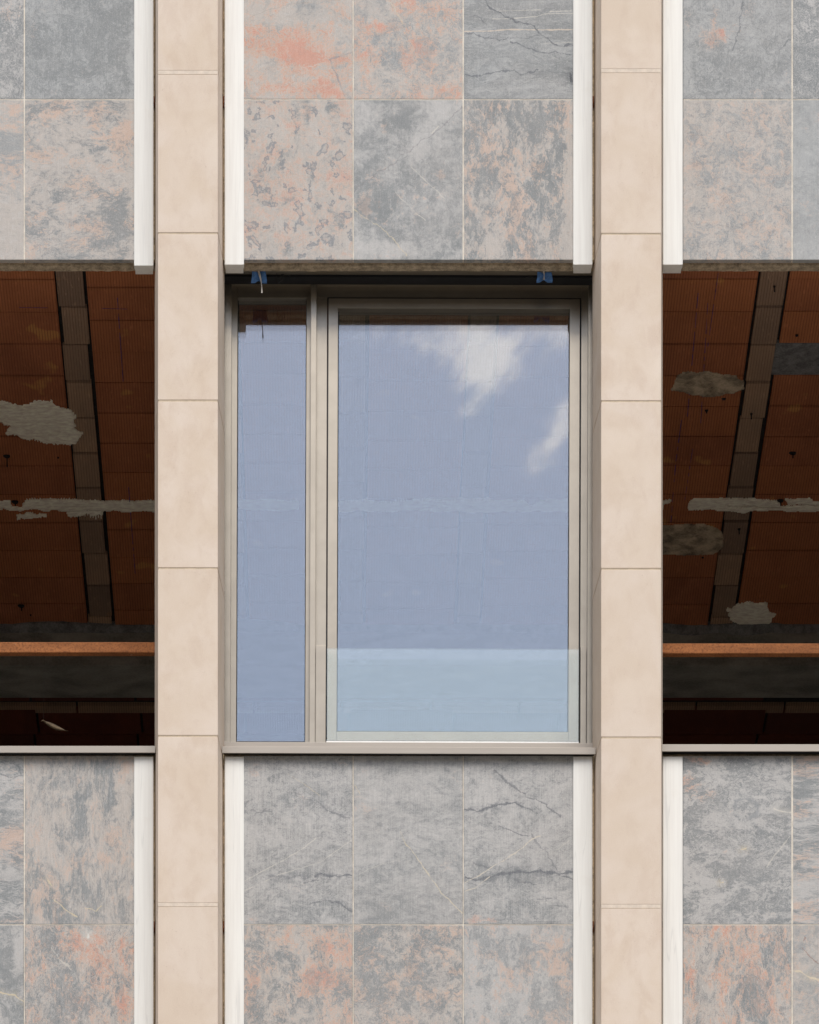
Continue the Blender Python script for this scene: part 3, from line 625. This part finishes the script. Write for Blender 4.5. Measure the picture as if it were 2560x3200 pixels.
BL = [[None, None],
      [marble('marble_banded', bL_[0][1], light='light', dark='dark', db=.36, dg=4.5, sc=10, st=(.55, 1.4), warp=.10, pb=-.3, pg=3, psc=6, seed=16, lines=.35, darks=[(40, 2480, 60, 20, .3), (40, 2780, 80, 30, .5), (40, 2880, 80, 20, .4), (30, 2740, 90, 14, -.4)], pinks=[(40, 2620, 80, 60, .9), (30, 2700, 40, 20, .7)], veins=[([(0, 2420), (45, 2432), (65, 2425), (60, 2400), (40, 2385)], 1.6, DK, .6, 1)]),
       marble('marble_dark_cloud', bL_[1][1], light='light', dark='dark', db=.62, dg=3.4, sc=7, pb=-.6, seed=17, lines=.2, pamt=.5, darks=[(60, 2990, 20, 50, -1.3), (20, 2990, 30, 60, .5)], veins=[([(0, 3102), (48, 3108), (60, 3122), (76, 3130)], 3, YW, .9, .8)])],
      [marble('marble_weeping_grey', bL_[0][2], light='beige', dark='dark', db=.32, dg=3.8, sc=8, st=(1.3, .6), warp=.09, pb=-.35, psc=7, seed=18, lines=.25, lsc=9, pamt=.6, scratch=.09,
              darks=[(245, 2560, 20, 130, .55), (345, 2450, 18, 110, .55), (190, 2620, 30, 30, .5), (280, 2790, 50, 40, .55), (150, 2830, 26, 50, .7), (330, 2390, 80, 20, .3), (200, 2450, 60, 40, .1), (240, 2870, 120, 16, .4), (395, 2500, 20, 120, -.4), (200, 2560, 30, 26, -.5)], pinks=[(280, 2690, 90, 30, .7), (335, 2630, 20, 20, 1.2), (110, 2800, 50, 90, .5), (380, 2820, 40, 40, .5), (300, 2560, 30, 50, .3)],
              veins=[([(170, 2812), (200, 2838), (240, 2866)], 2.3, YW, .9, 1), ([(150, 2752), (162, 2770)], 3, YW, .9, .5), ([(265, 2840), (300, 2846), (318, 2832)], 1.6, YW, .8, 1), ([(92, 2386), (110, 2390)], 2, WH, .8, .5), ([(283, 2735), (294, 2760)], 1.5, WH, .7, .6)]),
       marble('marble_salmon_swirled', bL_[1][2], light='beige', dark='dark', db=.38, dg=4.2, sc=10, rot=30, st=(1.3, .8), warp=.12, pb=-.1, pg=3, psc=7, pink='pink', pamt=.85, seed=19, lines=.6, lsc=9,
              pinks=[(300, 2950, 70, 50, .8), (385, 2980, 14, 60, 1.2), (245, 2950, 24, 40, 1.1), (350, 3060, 60, 50, .5), (110, 3060, 40, 40, .5), (385, 3150, 20, 40, .8), (270, 3120, 30, 30, .6)], darks=[(210, 3130, 50, 70, .8), (150, 2940, 40, 50, .5), (200, 3020, 40, 50, .4), (330, 2960, 70, 40, -.8), (405, 3060, 20, 20, .7), (400, 2990, 14, 26, .5), (300, 3180, 60, 30, -.4)],
              veins=[([(276, 2920), (276, 2928)], 6, (235, 232, 222), 1, .1), ([(160, 2960), (190, 3000), (225, 3030)], 1.8, WH, .7, 1.5)])]]
BM = [[marble('marble_storm_grey', bM_[0][0], light='light', dark='dark', db=.36, dg=2.5, sc=11, rot=20, st=(.8, 1.1), warp=.08, pb=-1.0, pamt=.5, seed=20, lines=.55, lsc=12, scratch=.13,
              darks=[(900, 2730, 110, 26, .35), (880, 2870, 130, 50, .2), (930, 2500, 70, 30, .35), (1000, 2840, 90, 60, .25), (790, 2870, 20, 30, -.5)], pinks=[(790, 2875, 30, 24, 1.2), (790, 2400, 40, 40, .9), (765, 2680, 14, 40, .9)],
              veins=[([(985, 2740), (1005, 2730), (1040, 2738), (1100, 2735)], 3.0, DK, .9, 1.6), ([(950, 2762), (1000, 2752)], 1.6, DK, .7, 1.5), ([(840, 2735), (880, 2745), (960, 2742)], 3.4, DK, .55, 3), ([(970, 2826), (1010, 2815), (1060, 2822), (1100, 2850)], 2.2, DK, .75, 1.8), ([(1010, 2520), (1055, 2545), (1095, 2560)], 2.6, DK, .7, 2.6), ([(780, 2535), (850, 2532)], 2.0, DK, .6, 2.5), ([(900, 2470), (1000, 2515)], 2.4, DK, .45, 3.5),
                     ([(764, 2752), (830, 2718), (920, 2670), (990, 2620)], 1.6, WH, .75, .6), ([(764, 2784), (870, 2735), (1000, 2695), (1100, 2625)], 1.3, WH, .65, .6), ([(900, 2420), (1000, 2485)], 1.2, YW, .5, 1)]),
       marble('marble_rosy_mottle', bM_[1][0], light='beige', dark='dark', db=.32, dg=4.4, sc=10, rot=-15, st=(1.2, .9), warp=.10, pb=-.1, pg=2.8, psc=8, pamt=.8, pink='pink', seed=21, lines=.3,
              darks=[(800, 2990, 26, 50, .7), (860, 2980, 40, 20, .4), (930, 2930, 90, 24, -.4), (1060, 3100, 60, 40, .5), (920, 3020, 30, 30, .3), (800, 3170, 30, 60, .4), (880, 2920, 100, 20, .0)], pinks=[(1000, 3060, 60, 34, 1.1), (1030, 2960, 40, 40, .7), (960, 3100, 40, 30, .6), (795, 3060, 14, 40, .7)])],
      [marble('marble_brushed_grey', bM_[0][1], light='light', dark='dark', db=.38, dg=2.0, sc=9, rot=40, st=(.7, 1.2), warp=.06, pb=-.9, pamt=.45, seed=22, lines=.3, lsc=13, scratch=.10,
              darks=[(1200, 2850, 110, 60, .35), (1300, 2720, 150, 50, .22), (1180, 2500, 60, 60, -.3), (1390, 2450, 90, 90, -.1)], pinks=[(1390, 2700, 60, 60, .5), (1260, 2610, 12, 30, 1.1)],
              veins=[([(1280, 2648), (1320, 2705), (1380, 2790), (1446, 2855)], 1.9, (220, 206, 178), .95, .7), ([(1250, 2600), (1260, 2625), (1282, 2650)], 1.4, YW, .7, 1), ([(1110, 2455), (1126, 2480)], 1.5, YW, .8, .6), ([(1110, 2738), (1180, 2705), (1230, 2690)], 1.2, WH, .5, 1)]),
       marble('marble_grey_rose', bM_[1][1], light='beige', dark='dark', db=.42, dg=4.2, sc=9, rot=-10, warp=.11, pb=-.2, pg=3, psc=8, pamt=.75, seed=23, lines=.35, darks=[(1160, 2980, 60, 60, .5), (1330, 3040, 50, 60, .3), (1180, 3080, 60, 40, .3), (1380, 2930, 60, 30, .3)], pinks=[(1425, 3040, 18, 10, 1.8), (1330, 2960, 40, 30, .8), (1240, 3100, 40, 40, .7), (1400, 3020, 40, 60, .4), (1330, 3110, 24, 24, .8)])],
      [marble('marble_black_veined_grey', bM_[0][2], light='light', dark='dark', db=.36, dg=2.3, sc=10, rot=15, st=(.8, 1.15), warp=.08, pb=-1.1, pamt=.6, pink='pink', seed=24, lines=.5, lsc=11, scratch=.12,
              darks=[(1580, 2740, 140, 30, .4), (1620, 2850, 160, 40, .25), (1500, 2690, 60, 24, .3), (1500, 2500, 60, 100, -.2), (1600, 2470, 60, 40, -.2), (1740, 2440, 60, 50, -.2)], pinks=[(1480, 2870, 36, 16, 2.2), (1540, 2878, 24, 14, 1.5)],
              veins=[([(1452, 2740), (1495, 2752), (1560, 2734), (1600, 2728), (1690, 2722), (1740, 2728), (1790, 2726)], 4.2, DK, .95, 1.8), ([(1730, 2728), (1790, 2750)], 2.0, DK, .8, 1), ([(1452, 2530), (1495, 2534), (1560, 2514), (1610, 2510), (1632, 2520)], 3.0, DK, .9, 1.4), ([(1630, 2520), (1680, 2540)], 1.4, DK, .6, 1.5), ([(1545, 2408), (1600, 2455), (1650, 2492), (1700, 2508), (1750, 2550)], 2.2, DK, .7, 1.8), ([(1610, 2755), (1680, 2768)], 2.6, DK, .7, 2.5), ([(1560, 2580), (1615, 2605), (1650, 2612)], 1.6, DK, .7, 1.4), ([(1660, 2600), (1720, 2690), (1750, 2720)], 1.8, DK, .55, 2.5), ([(1680, 2812), (1720, 2808)], 1.5, DK, .6, 1), ([(1720, 2830), (1780, 2835)], 1.5, DK, .5, 1.6), ([(1480, 2700), (1530, 2712)], 2.4, DK, .6, 2),
                     ([(1453, 2786), (1490, 2772), (1530, 2740)], 1.7, (222, 210, 190), .9, .7), ([(1453, 2758), (1500, 2735), (1540, 2708), (1610, 2668), (1660, 2625), (1690, 2612)], 1.9, (222, 210, 190), .95, .7), ([(1740, 2655), (1780, 2625)], 1.2, WH, .6, 1)]),
       marble('marble_pale_swirl', bM_[1][2], light='light', dark='mid', db=.36, dg=5, sc=7, rot=-22, st=(1.2, .85), warp=.14, pb=-.25, pg=3.2, psc=8, pamt=.7, seed=25, lines=.25, lsc=8, darks=[(1560, 2960, 60, 30, .5), (1500, 3000, 40, 40, .2), (1760, 3140, 40, 60, .6), (1520, 3060, 30, 30, .5), (1640, 2930, 40, 20, .3)], pinks=[(1720, 2960, 50, 30, .9), (1650, 3030, 90, 24, .5), (1600, 3100, 50, 30, .6)])]]
BR = [[marble('marble_lichen_grey', bR_[0][0], light='light', dark='dark', db=.42, dg=5.2, sc=10, st=(.8, 1.2), warp=.12, pb=-.9, pamt=.85, pink='pink', seed=26, lines=.5, lsc=12,
              darks=[(2160, 2560, 30, 70, .5), (2300, 2400, 40, 30, .5), (2160, 2650, 30, 40, .4), (2430, 2640, 50, 60, .5), (2340, 2740, 90, 40, .5), (2300, 2830, 60, 40, .5), (2165, 2800, 16, 50, .5), (2210, 2750, 60, 40, -.5), (2280, 2560, 90, 40, -.45), (2420, 2450, 40, 30, -.3), (2440, 2890, 40, 16, .6)], pinks=[(2150, 2440, 36, 30, 2.0), (2220, 2480, 40, 20, 1.2), (2180, 2375, 60, 14, 1.4), (2150, 2500, 40, 20, .5), (2400, 2860, 50, 20, 1.0)],
              veins=[([(2295, 2528), (2300, 2505), (2330, 2494), (2360, 2508), (2370, 2535), (2345, 2558)], 7, (150, 153, 154), .75, .8), ([(2420, 2528), (2440, 2536), (2472, 2540)], 3, WH, .9, .6), ([(2466, 2615), (2440, 2650), (2395, 2710)], 2.2, WH, .6, 1), ([(2315, 2655), (2332, 2652)], 3, YW, .9, .4), ([(2250, 2760), (2260, 2758)], 3, YW, .9, .3)]),
       marble('marble_salmon_edged', bR_[1][0], light='beige', dark='dark', db=.15, dg=4, sc=9, st=(1.3, .7), warp=.10, pb=0, pg=2.8, psc=7, pink='pink', pamt=.9, seed=27, lines=.6, lsc=10,
              pinks=[(2300, 2940, 60, 60, .9), (2190, 2920, 50, 40, .6), (2165, 3060, 16, 120, .8), (2330, 3000, 18, 30, .9), (2270, 3050, 40, 40, .5), (2420, 3150, 24, 40, .7)], darks=[(2400, 2960, 50, 60, .8), (2360, 3080, 50, 60, .9), (2360, 3170, 60, 40, .7), (2240, 3000, 14, 60, .4), (2440, 3050, 30, 80, .3), (2200, 3150, 60, 40, -.3)])],
      [marble('marble_striped_grey', bR_[0][1], light='light', dark='dark', db=.42, dg=4, sc=8, st=(.45, 1.7), warp=.09, pb=-.5, seed=28, lines=.25, pinks=[(2520, 2400, 50, 40, 1.2), (2530, 2840, 60, 50, .9), (2520, 2680, 60, 10, .8)], darks=[(2510, 2480, 40, 60, .6), (2530, 2620, 60, 40, .4), (2530, 2780, 60, 60, -.3)]),
       marble('marble_cream_veined', bR_[1][1], light='beige', dark='mid', db=.40, dg=3, sc=8, pb=-.2, psc=6, seed=29, lines=.2, pamt=.5, darks=[(2510, 2960, 30, 30, .5)], veins=[([(2478, 3034), (2500, 3036), (2530, 3052), (2560, 3062), (2620, 3075)], 4, (232, 214, 184), .95, .6), ([(2508, 2960), (2530, 2990), (2558, 3012)], 1.8, (150, 100, 78), .6, 1), ([(2518, 2930), (2512, 2940)], 2, (150, 100, 78), .6, .5)])],
      [None, None]]
gp = 'marble clad wall panels above and below the openings'
spandrel(cL, bL, eL, yT[0], yT[1], yT[2], 830, 'marble wall panel cut by the left photo edge above the dark open bay', TL, BAR, gp)
spandrel(cM, bM, eM, yT[0], yT[1], yT[2], 827, 'salmon and grey marble wall panel directly above the glazed window', TM, BAR, gp)
spandrel(cR, bR, eR, yT[0], yT[1], yT[2], 827, 'marble wall panel above the dark open bay at the right', TR, BAR, gp)
spandrel(cL, bL, eL, yB[0], yB[1], yB[2], 3406, 'marble wall panel below the dark open bay at the left', BL, BAR2, gp)
spandrel(cM, bM, eM, yB[0], yB[1], yB[2], 3406, 'dark veined marble wall panel directly below the glazed window', BM, BAR2, gp)
spandrel(cR, bR, eR, yB[0], yB[1], yB[2], 3406, 'marble wall panel below the dark open bay at the right', BR, BAR2, gp)
for (a, b) in ((-690, 470), (720, 1850), (2090, 3230)):    # parapet wall that carries the panels, behind them
    for (c, d) in ((yT[0] - 4, 760), (yB[0] + 24, 3300)):
        tag(pbox('parapet_wall', CONC, None, a, b, c, d, .265, .33), kind='structure')

# the facade carries on past the photo: plain stone to either side
for (a, b) in ((-3400, -692), (3242, 6000)):
    tag(box('wall', STONE, None, X(a), X(b), .02, .31, 0, Zp(-420)), kind='structure')

# ------------------------------------------------------------------ sills of the open bays
def sill(a, b, y0, y1, label):
    root = empty('window_sill', (X((a + b) / 2, .14), .14, Zp(y1, .14)), label, 'window sill', 'metal sills of the open bays')
    bm = bmesh.new(); paddbox(bm, a, b, y0, y1, .14, .1445, .0008); addbox(bm, X(a, .14), X(b, .14), .145, .30, Zp(y0, .14) - .004, Zp(y0, .14) - .0003)
    mesh('sill_profile', bm, FRAME2, root, (X((a + b) / 2, .14), .14, Zp(y0, .14)))
    bm = bmesh.new(); paddbox(bm, a + 3, b - 3, y0 + 4, y1 - 3, .146, .175)
    mesh('under_gap_shade', bm, GASKET_SHADE, root, (X((a + b) / 2, .14), .15, Zp(y0, .14)))  # black filler, stands for the shade in the gap behind the sill lip
    return root
sill(-690, 486, 2331, 2352, 'grey metal sill at the foot of the left open bay')
sill(2069, 3240, 2326, 2348, 'grey metal sill at the foot of the right open bay')

# rusty rails
def rail(a, b, y0, y1, label):
    bm = bmesh.new(); paddbox(bm, a, b, y0, y1, .3125, .347, .0035)
    tag(mesh('steel_rail', bm, RUSTED, None, (X((a + b) / 2, .31), .33, Zp(y1, .31))), label, 'rail', 'rusty rails across the open bays')
rail(-680, 500, 2006, 2039, 'rusty orange steel rail across the left open bay')
rail(2056, 3240, 2010, 2042, 'rusty orange steel rail across the right open bay')

# ------------------------------------------------------------------ the window
wx = X(1276, .345)
win = empty('window', (wx, .3, Zp(2320, .3)), 'large glazed window in a champagne metal frame between two stone piers', 'window')
DFIN, DF, DS, DG = .358, .404, .398, .427
fr = bmesh.new()
paddbox(fr, 700, 738, 893, 2325, DF, .46, .001)           # left jamb
paddbox(fr, 738.2, 1811.8, 893, 932.5, DF, .46, .001)       # head
paddbox(fr, 953.5, 1018, 933, 2325, DF, .46, .001)        # mullion body
paddbox(fr, 1812, 1853, 893, 2325, DF, .46, .001)         # right jamb
paddbox(fr, 738.2, 953, 2321, 2331, DF, .46)              # bottom rails
paddbox(fr, 1018.2, 1811.5, 2321, 2331, DF, .46)
mesh('frame', fr, FRAME, win, (wx, DF, Zp(1600, DF)))
tr = bmesh.new()
paddbox(tr, 697, 719.5, 876, 2323, DFIN + .012, DF - .0005, .001)
mesh('jamb_trim', tr, FRAME, win, (X(708, .3), .3, Zp(1600, .3)))
tr = bmesh.new()
paddbox(tr, 1834, 1853.5, 876, 2323, DFIN + .012, DF - .0005, .001)
mesh('jamb_trim', tr, FRAME, win, (X(1842, .3), .3, Zp(1600, .3)))
tr = bmesh.new(); paddbox(tr, 967, 984.5, 877, 2323, DFIN + .004, DF - .0005, .001)
mesh('mullion_fin', tr, FRAME, win, (X(975, .3), .3, Zp(1600, .3)))
tr = bmesh.new(); addbox(tr, X(697, .3), X(1855, .3), DFIN, DF + .04, Zp(875.5, DFIN), Zp(868, DFIN), .0008)
mesh('head_trim', tr, FRAME, win, (wx, .36, Zp(875, .3)))
box('head_flashing', FRAME, win, X(697, .3), X(1855, .3), .2635, .294, Zp(847, .263) + .0006, Zp(847, .263) + .004)
box('head_recess_shade', GASKET_SHADE, win, X(697, .3), X(1855, .3), .30, .356, Zp(867, .30), Zp(840, .30))  # black box painting in the shade of the recess over the head
# opening sash
def ring(bm, x0, x1, y0, y1, wl, wr, wt, wb, d0, d1, bev=.001):
    paddbox(bm, x0, x0 + wl, y0, y1, d0, d1, bev); paddbox(bm, x1 - wr, x1, y0, y1, d0, d1, bev)
    paddbox(bm, x0 + wl + .1, x1 - wr - .1, y0, y0 + wt, d0, d1, bev); paddbox(bm, x0 + wl + .1, x1 - wr - .1, y1 - wb, y1, d0, d1, bev)
sb = bmesh.new(); ring(sb, 1022, 1808, 933, 2315, 30, 32, 31, 28, DS, .45)
sash = mesh('sash', sb, FRAME, win, (X(1415, DS), DS, Zp(1600, DS)))
sb = bmesh.new(); ring(sb, 1018.6, 1811.4, 930, 2319, 3.0, 3.0, 3, 3, DS + .004, .44, 0)
mesh('sash_gasket', sb, GASKET_SHADE, win, (X(1415, DS), DS, Zp(1600, DS)))
# glazing: two panes each, black spacer inside
for (a, b, c, d) in ((736, 956, 930, 2323), (1050, 1778, 961, 2290)):
    for k, dd in enumerate((DG, DG + .022)):
        bm = bmesh.new(); paddbox(bm, a, b, c, d, dd, dd + .005); mesh('window_pane', bm, GLASS, win, (X((a + b) / 2, dd), dd, Zp((c + d) / 2, dd)))
    bm = bmesh.new(); ring(bm, a, b, c, d, 4.5, 4.5, 6, 5, DG - .0015, DG + .021, 0); mesh('glazing_bead', bm, GASKET_SHADE, win, (X((a + b) / 2, DG), DG, Zp((c + d) / 2, DG)))
# glass balustrade with its channel and side covers
bm = bmesh.new(); paddbox(bm, 1021, 1808, 2026, 2317, .374, .384)
mesh('balustrade_glass', bm, BALU, win, (X(1415, .31), .31, Zp(2317, .31)))
pbox('bottom_channel', ALUW, win, 1020, 1809, 2316, 2323, .364, .394, .0005)
pbox('side_channel', FRAME, win, 985.5, 1017.5, 2018, 2323, .376, DF - .0006, .0008)
pbox('side_channel', FRAME, win, 1813.5, 1831, 2018, 2323, .376, DF - .0006, .0008)
# sill of the window
ws = bmesh.new(); paddbox(ws, 694.5, 1862, 2334.5, 2355, .14, .1445, .0008)
addbox(ws, X(700, .14), X(1857, .14), .145, .30, Zp(2334.5, .14) - .004, Zp(2334.5, .14) - .0003)
paddbox(ws, 700.5, 1855, 2320, 2338, .285, .30, .0008); addbox(ws, X(701, .29), X(1855, .29), .301, .40, Zp(2320, .285) - .004, Zp(2320, .285) - .0003)
mesh('sill', ws, FRAME2, win, (wx, .14, Zp(2335, .14)))
bm = bmesh.new(); paddbox(bm, 698, 1858, 2339, 2352, .146, .17); mesh('sill_gap_shade', bm, GASKET_SHADE, win, (wx, .15, Zp(2340, .15)))  # black strip in place of the shaded gap below the window sill
win.rotation_euler = (0, R(.2), 0)

# ------------------------------------------------------------------ small things
def foam(x0, x1, y0, y1, xc, label, hang):
    d0 = .268
    bm = bmesh.new(); nx, nz = 14, 8; th = .016
    za, zb_ = Zp(y1, d0), Zp(y0 - 14, d0); xa, xb = X(x0, d0), X(x1, d0); xm = X(xc, d0)
    def pt(i, j, f):
        x = xa + (xb - xa) * i / nx; z = za + (zb_ - za) * j / nz
        pinch = math.exp(-((x - xm) / .010) ** 2)
        z += .010 * pinch * (1 - j / nz) ; y = d0 + (.012 * pinch if f == 0 else th) + .002 * mnoise.noise(Vector((x * 60, z * 60, f)))
        x += .004 * math.sin(j / nz * math.pi + i) * (1 if i in (0, nx) else .2)
        return bm.verts.new((x, y, z))
    g = [[[pt(i, j, f) for j in range(nz + 1)] for i in range(nx + 1)] for f in (0, 1)]
    for i in range(nx):
        for j in range(nz):
            for f in (0, 1): bm.faces.new((g[f][i][j], g[f][i + 1][j], g[f][i + 1][j + 1], g[f][i][j + 1]))
        for j in (0, nz): bm.faces.new((g[0][i][j], g[0][i + 1][j], g[1][i + 1][j], g[1][i][j]))
    for j in range(nz):
        for i in (0, nx): bm.faces.new((g[0][i][j], g[0][i][j + 1], g[1][i][j + 1], g[1][i][j]))
    root = empty('foam_pad', ((xa + xb) / 2, d0, zb_), label, 'foam pad', 'blue foam pads tied under the upper panel')
    mesh('pad', bm, FOAM, root, ((xa + xb) / 2, d0, zb_))
    bm = bmesh.new(); n = 16; prev = None
    for k in range(n + 1):
        f = k / n; px = xc - 2 + (math.sin(f * 2.6) * 5 + f * (10 if hang > 20 else 1)) * (1 if hang > 20 else .5); py = y0 - 8 + (y1 - y0 + 8 + hang) * f
        wd = (2.2 + 1.1 * math.sin(f * 7)) * S; x, z = X(px, d0 - .006), Zp(py, d0 - .006); yy = d0 - .006 - .01 * f * (hang > 20)
        r = [bm.verts.new((x - wd, yy + .001 * math.sin(f * 9), z)), bm.verts.new((x + wd, yy - .001 * math.sin(f * 9), z)), bm.verts.new((x + wd, yy + .002, z)), bm.verts.new((x - wd, yy + .003, z))]
        if prev:
            for q in range(4): bm.faces.new((prev[q], prev[(q + 1) % 4], r[(q + 1) % 4], r[q]))
        prev = r
    mesh('strap', bm, RIBBON, root, (X(xc, d0), d0, Zp(y0, d0)), smooth=True)
foam(785, 831, 847, 879, 808, 'blue foam pad with a dangling white strap at the upper left of the window', 40)
foam(1677, 1724, 847, 877, 1700, 'blue foam pad with a short strap at the upper right of the window', -4)
def wire(pts, label, d=.28, r=.0011):
    P = [Vector((X(x, d), d + .006 * math.sin(i), Zp(y, d))) for i, (x, y) in enumerate(pts)]
    out = []
    for i in range(len(P) - 1):
        p0, p1, p2, p3 = P[max(i - 1, 0)], P[i], P[i + 1], P[min(i + 2, len(P) - 1)]
        for k in range(6):
            s = k / 6; out.append(.5 * ((2 * p1) + (-p0 + p2) * s + (2 * p0 - 5 * p1 + 4 * p2 - p3) * s * s + (-p0 + 3 * p1 - 3 * p2 + p3) * s ** 3))
    bm = bmesh.new(); tube(bm, out, r, 6)
    tag(mesh('wire', bm, WIRE, None, tuple(P[0]), smooth=True), label, 'wire')
wire([(868, 840), (864, 870), (872, 884), (882, 872), (876, 862), (888, 860), (884, 876), (868, 880), (880, 862), (900, 858), (908, 866), (904, 860)], 'tangled black wire beside the left blue foam pad')
wire([(1690, 842), (1672, 866), (1658, 862), (1644, 868), (1634, 872)], 'short thin wire beside the right blue foam pad')
# dry leaf caught on the sill edge of the left bay, held by its long stem
lf = empty('dry_leaf', (X(180, .3), .3, Zp(2331, .30)), 'slender dry brown leaf hanging in the left open bay', 'leaf')
bm = bmesh.new(); n = 22; prev = None
for k in range(n + 1):
    f = k / n; px = 136 + 78 * f; py = 2254 + 35 * f - 2 * math.sin(f * 6.2)
    wd = (1.0 + 7.5 * math.sin(min(1, f * 1.15) * math.pi) ** .8 * (1 - f * .25)) * S
    if f > .93: wd = .8 * S
    x, z, yy = X(px, .36), Zp(py, .36), .36 + .01 * math.sin(f * 5)
    r = [bm.verts.new((x - wd * .45, yy, z - wd * .9)), bm.verts.new((x, yy - .004, z)), bm.verts.new((x + wd * .45, yy, z + wd * .9)), bm.verts.new((x, yy - .0028, z))]
    if prev:
        for q in range(4): bm.faces.new((prev[q], prev[(q + 1) % 4], r[(q + 1) % 4], r[q]))
    prev = r
mesh('blade', bm, LEAFM, lf, (X(180, .36), .36, Zp(2270, .36)), smooth=True)
bm = bmesh.new(); tube(bm, [(X(142, .36), .36, Zp(2256, .36)), (X(136, .36), .356, Zp(2252, .36)), (X(130, .36), .354, Zp(2256, .36))], .0018, 6)
mesh('stem', bm, LEAFM, lf, (X(140, .36), .36, Zp(2250, .36)), smooth=True)
bm = bmesh.new(); tube(bm, [(X(136, .36), .356, Zp(2252, .36)), (X(138, .35), .345, Zp(2150, .35)), (X(139, .34), .335, Zp(2036, .34))], .00035, 5)
mesh('thread', bm, WIRE, lf, (X(136, .36), .352, Zp(2240, .36)))
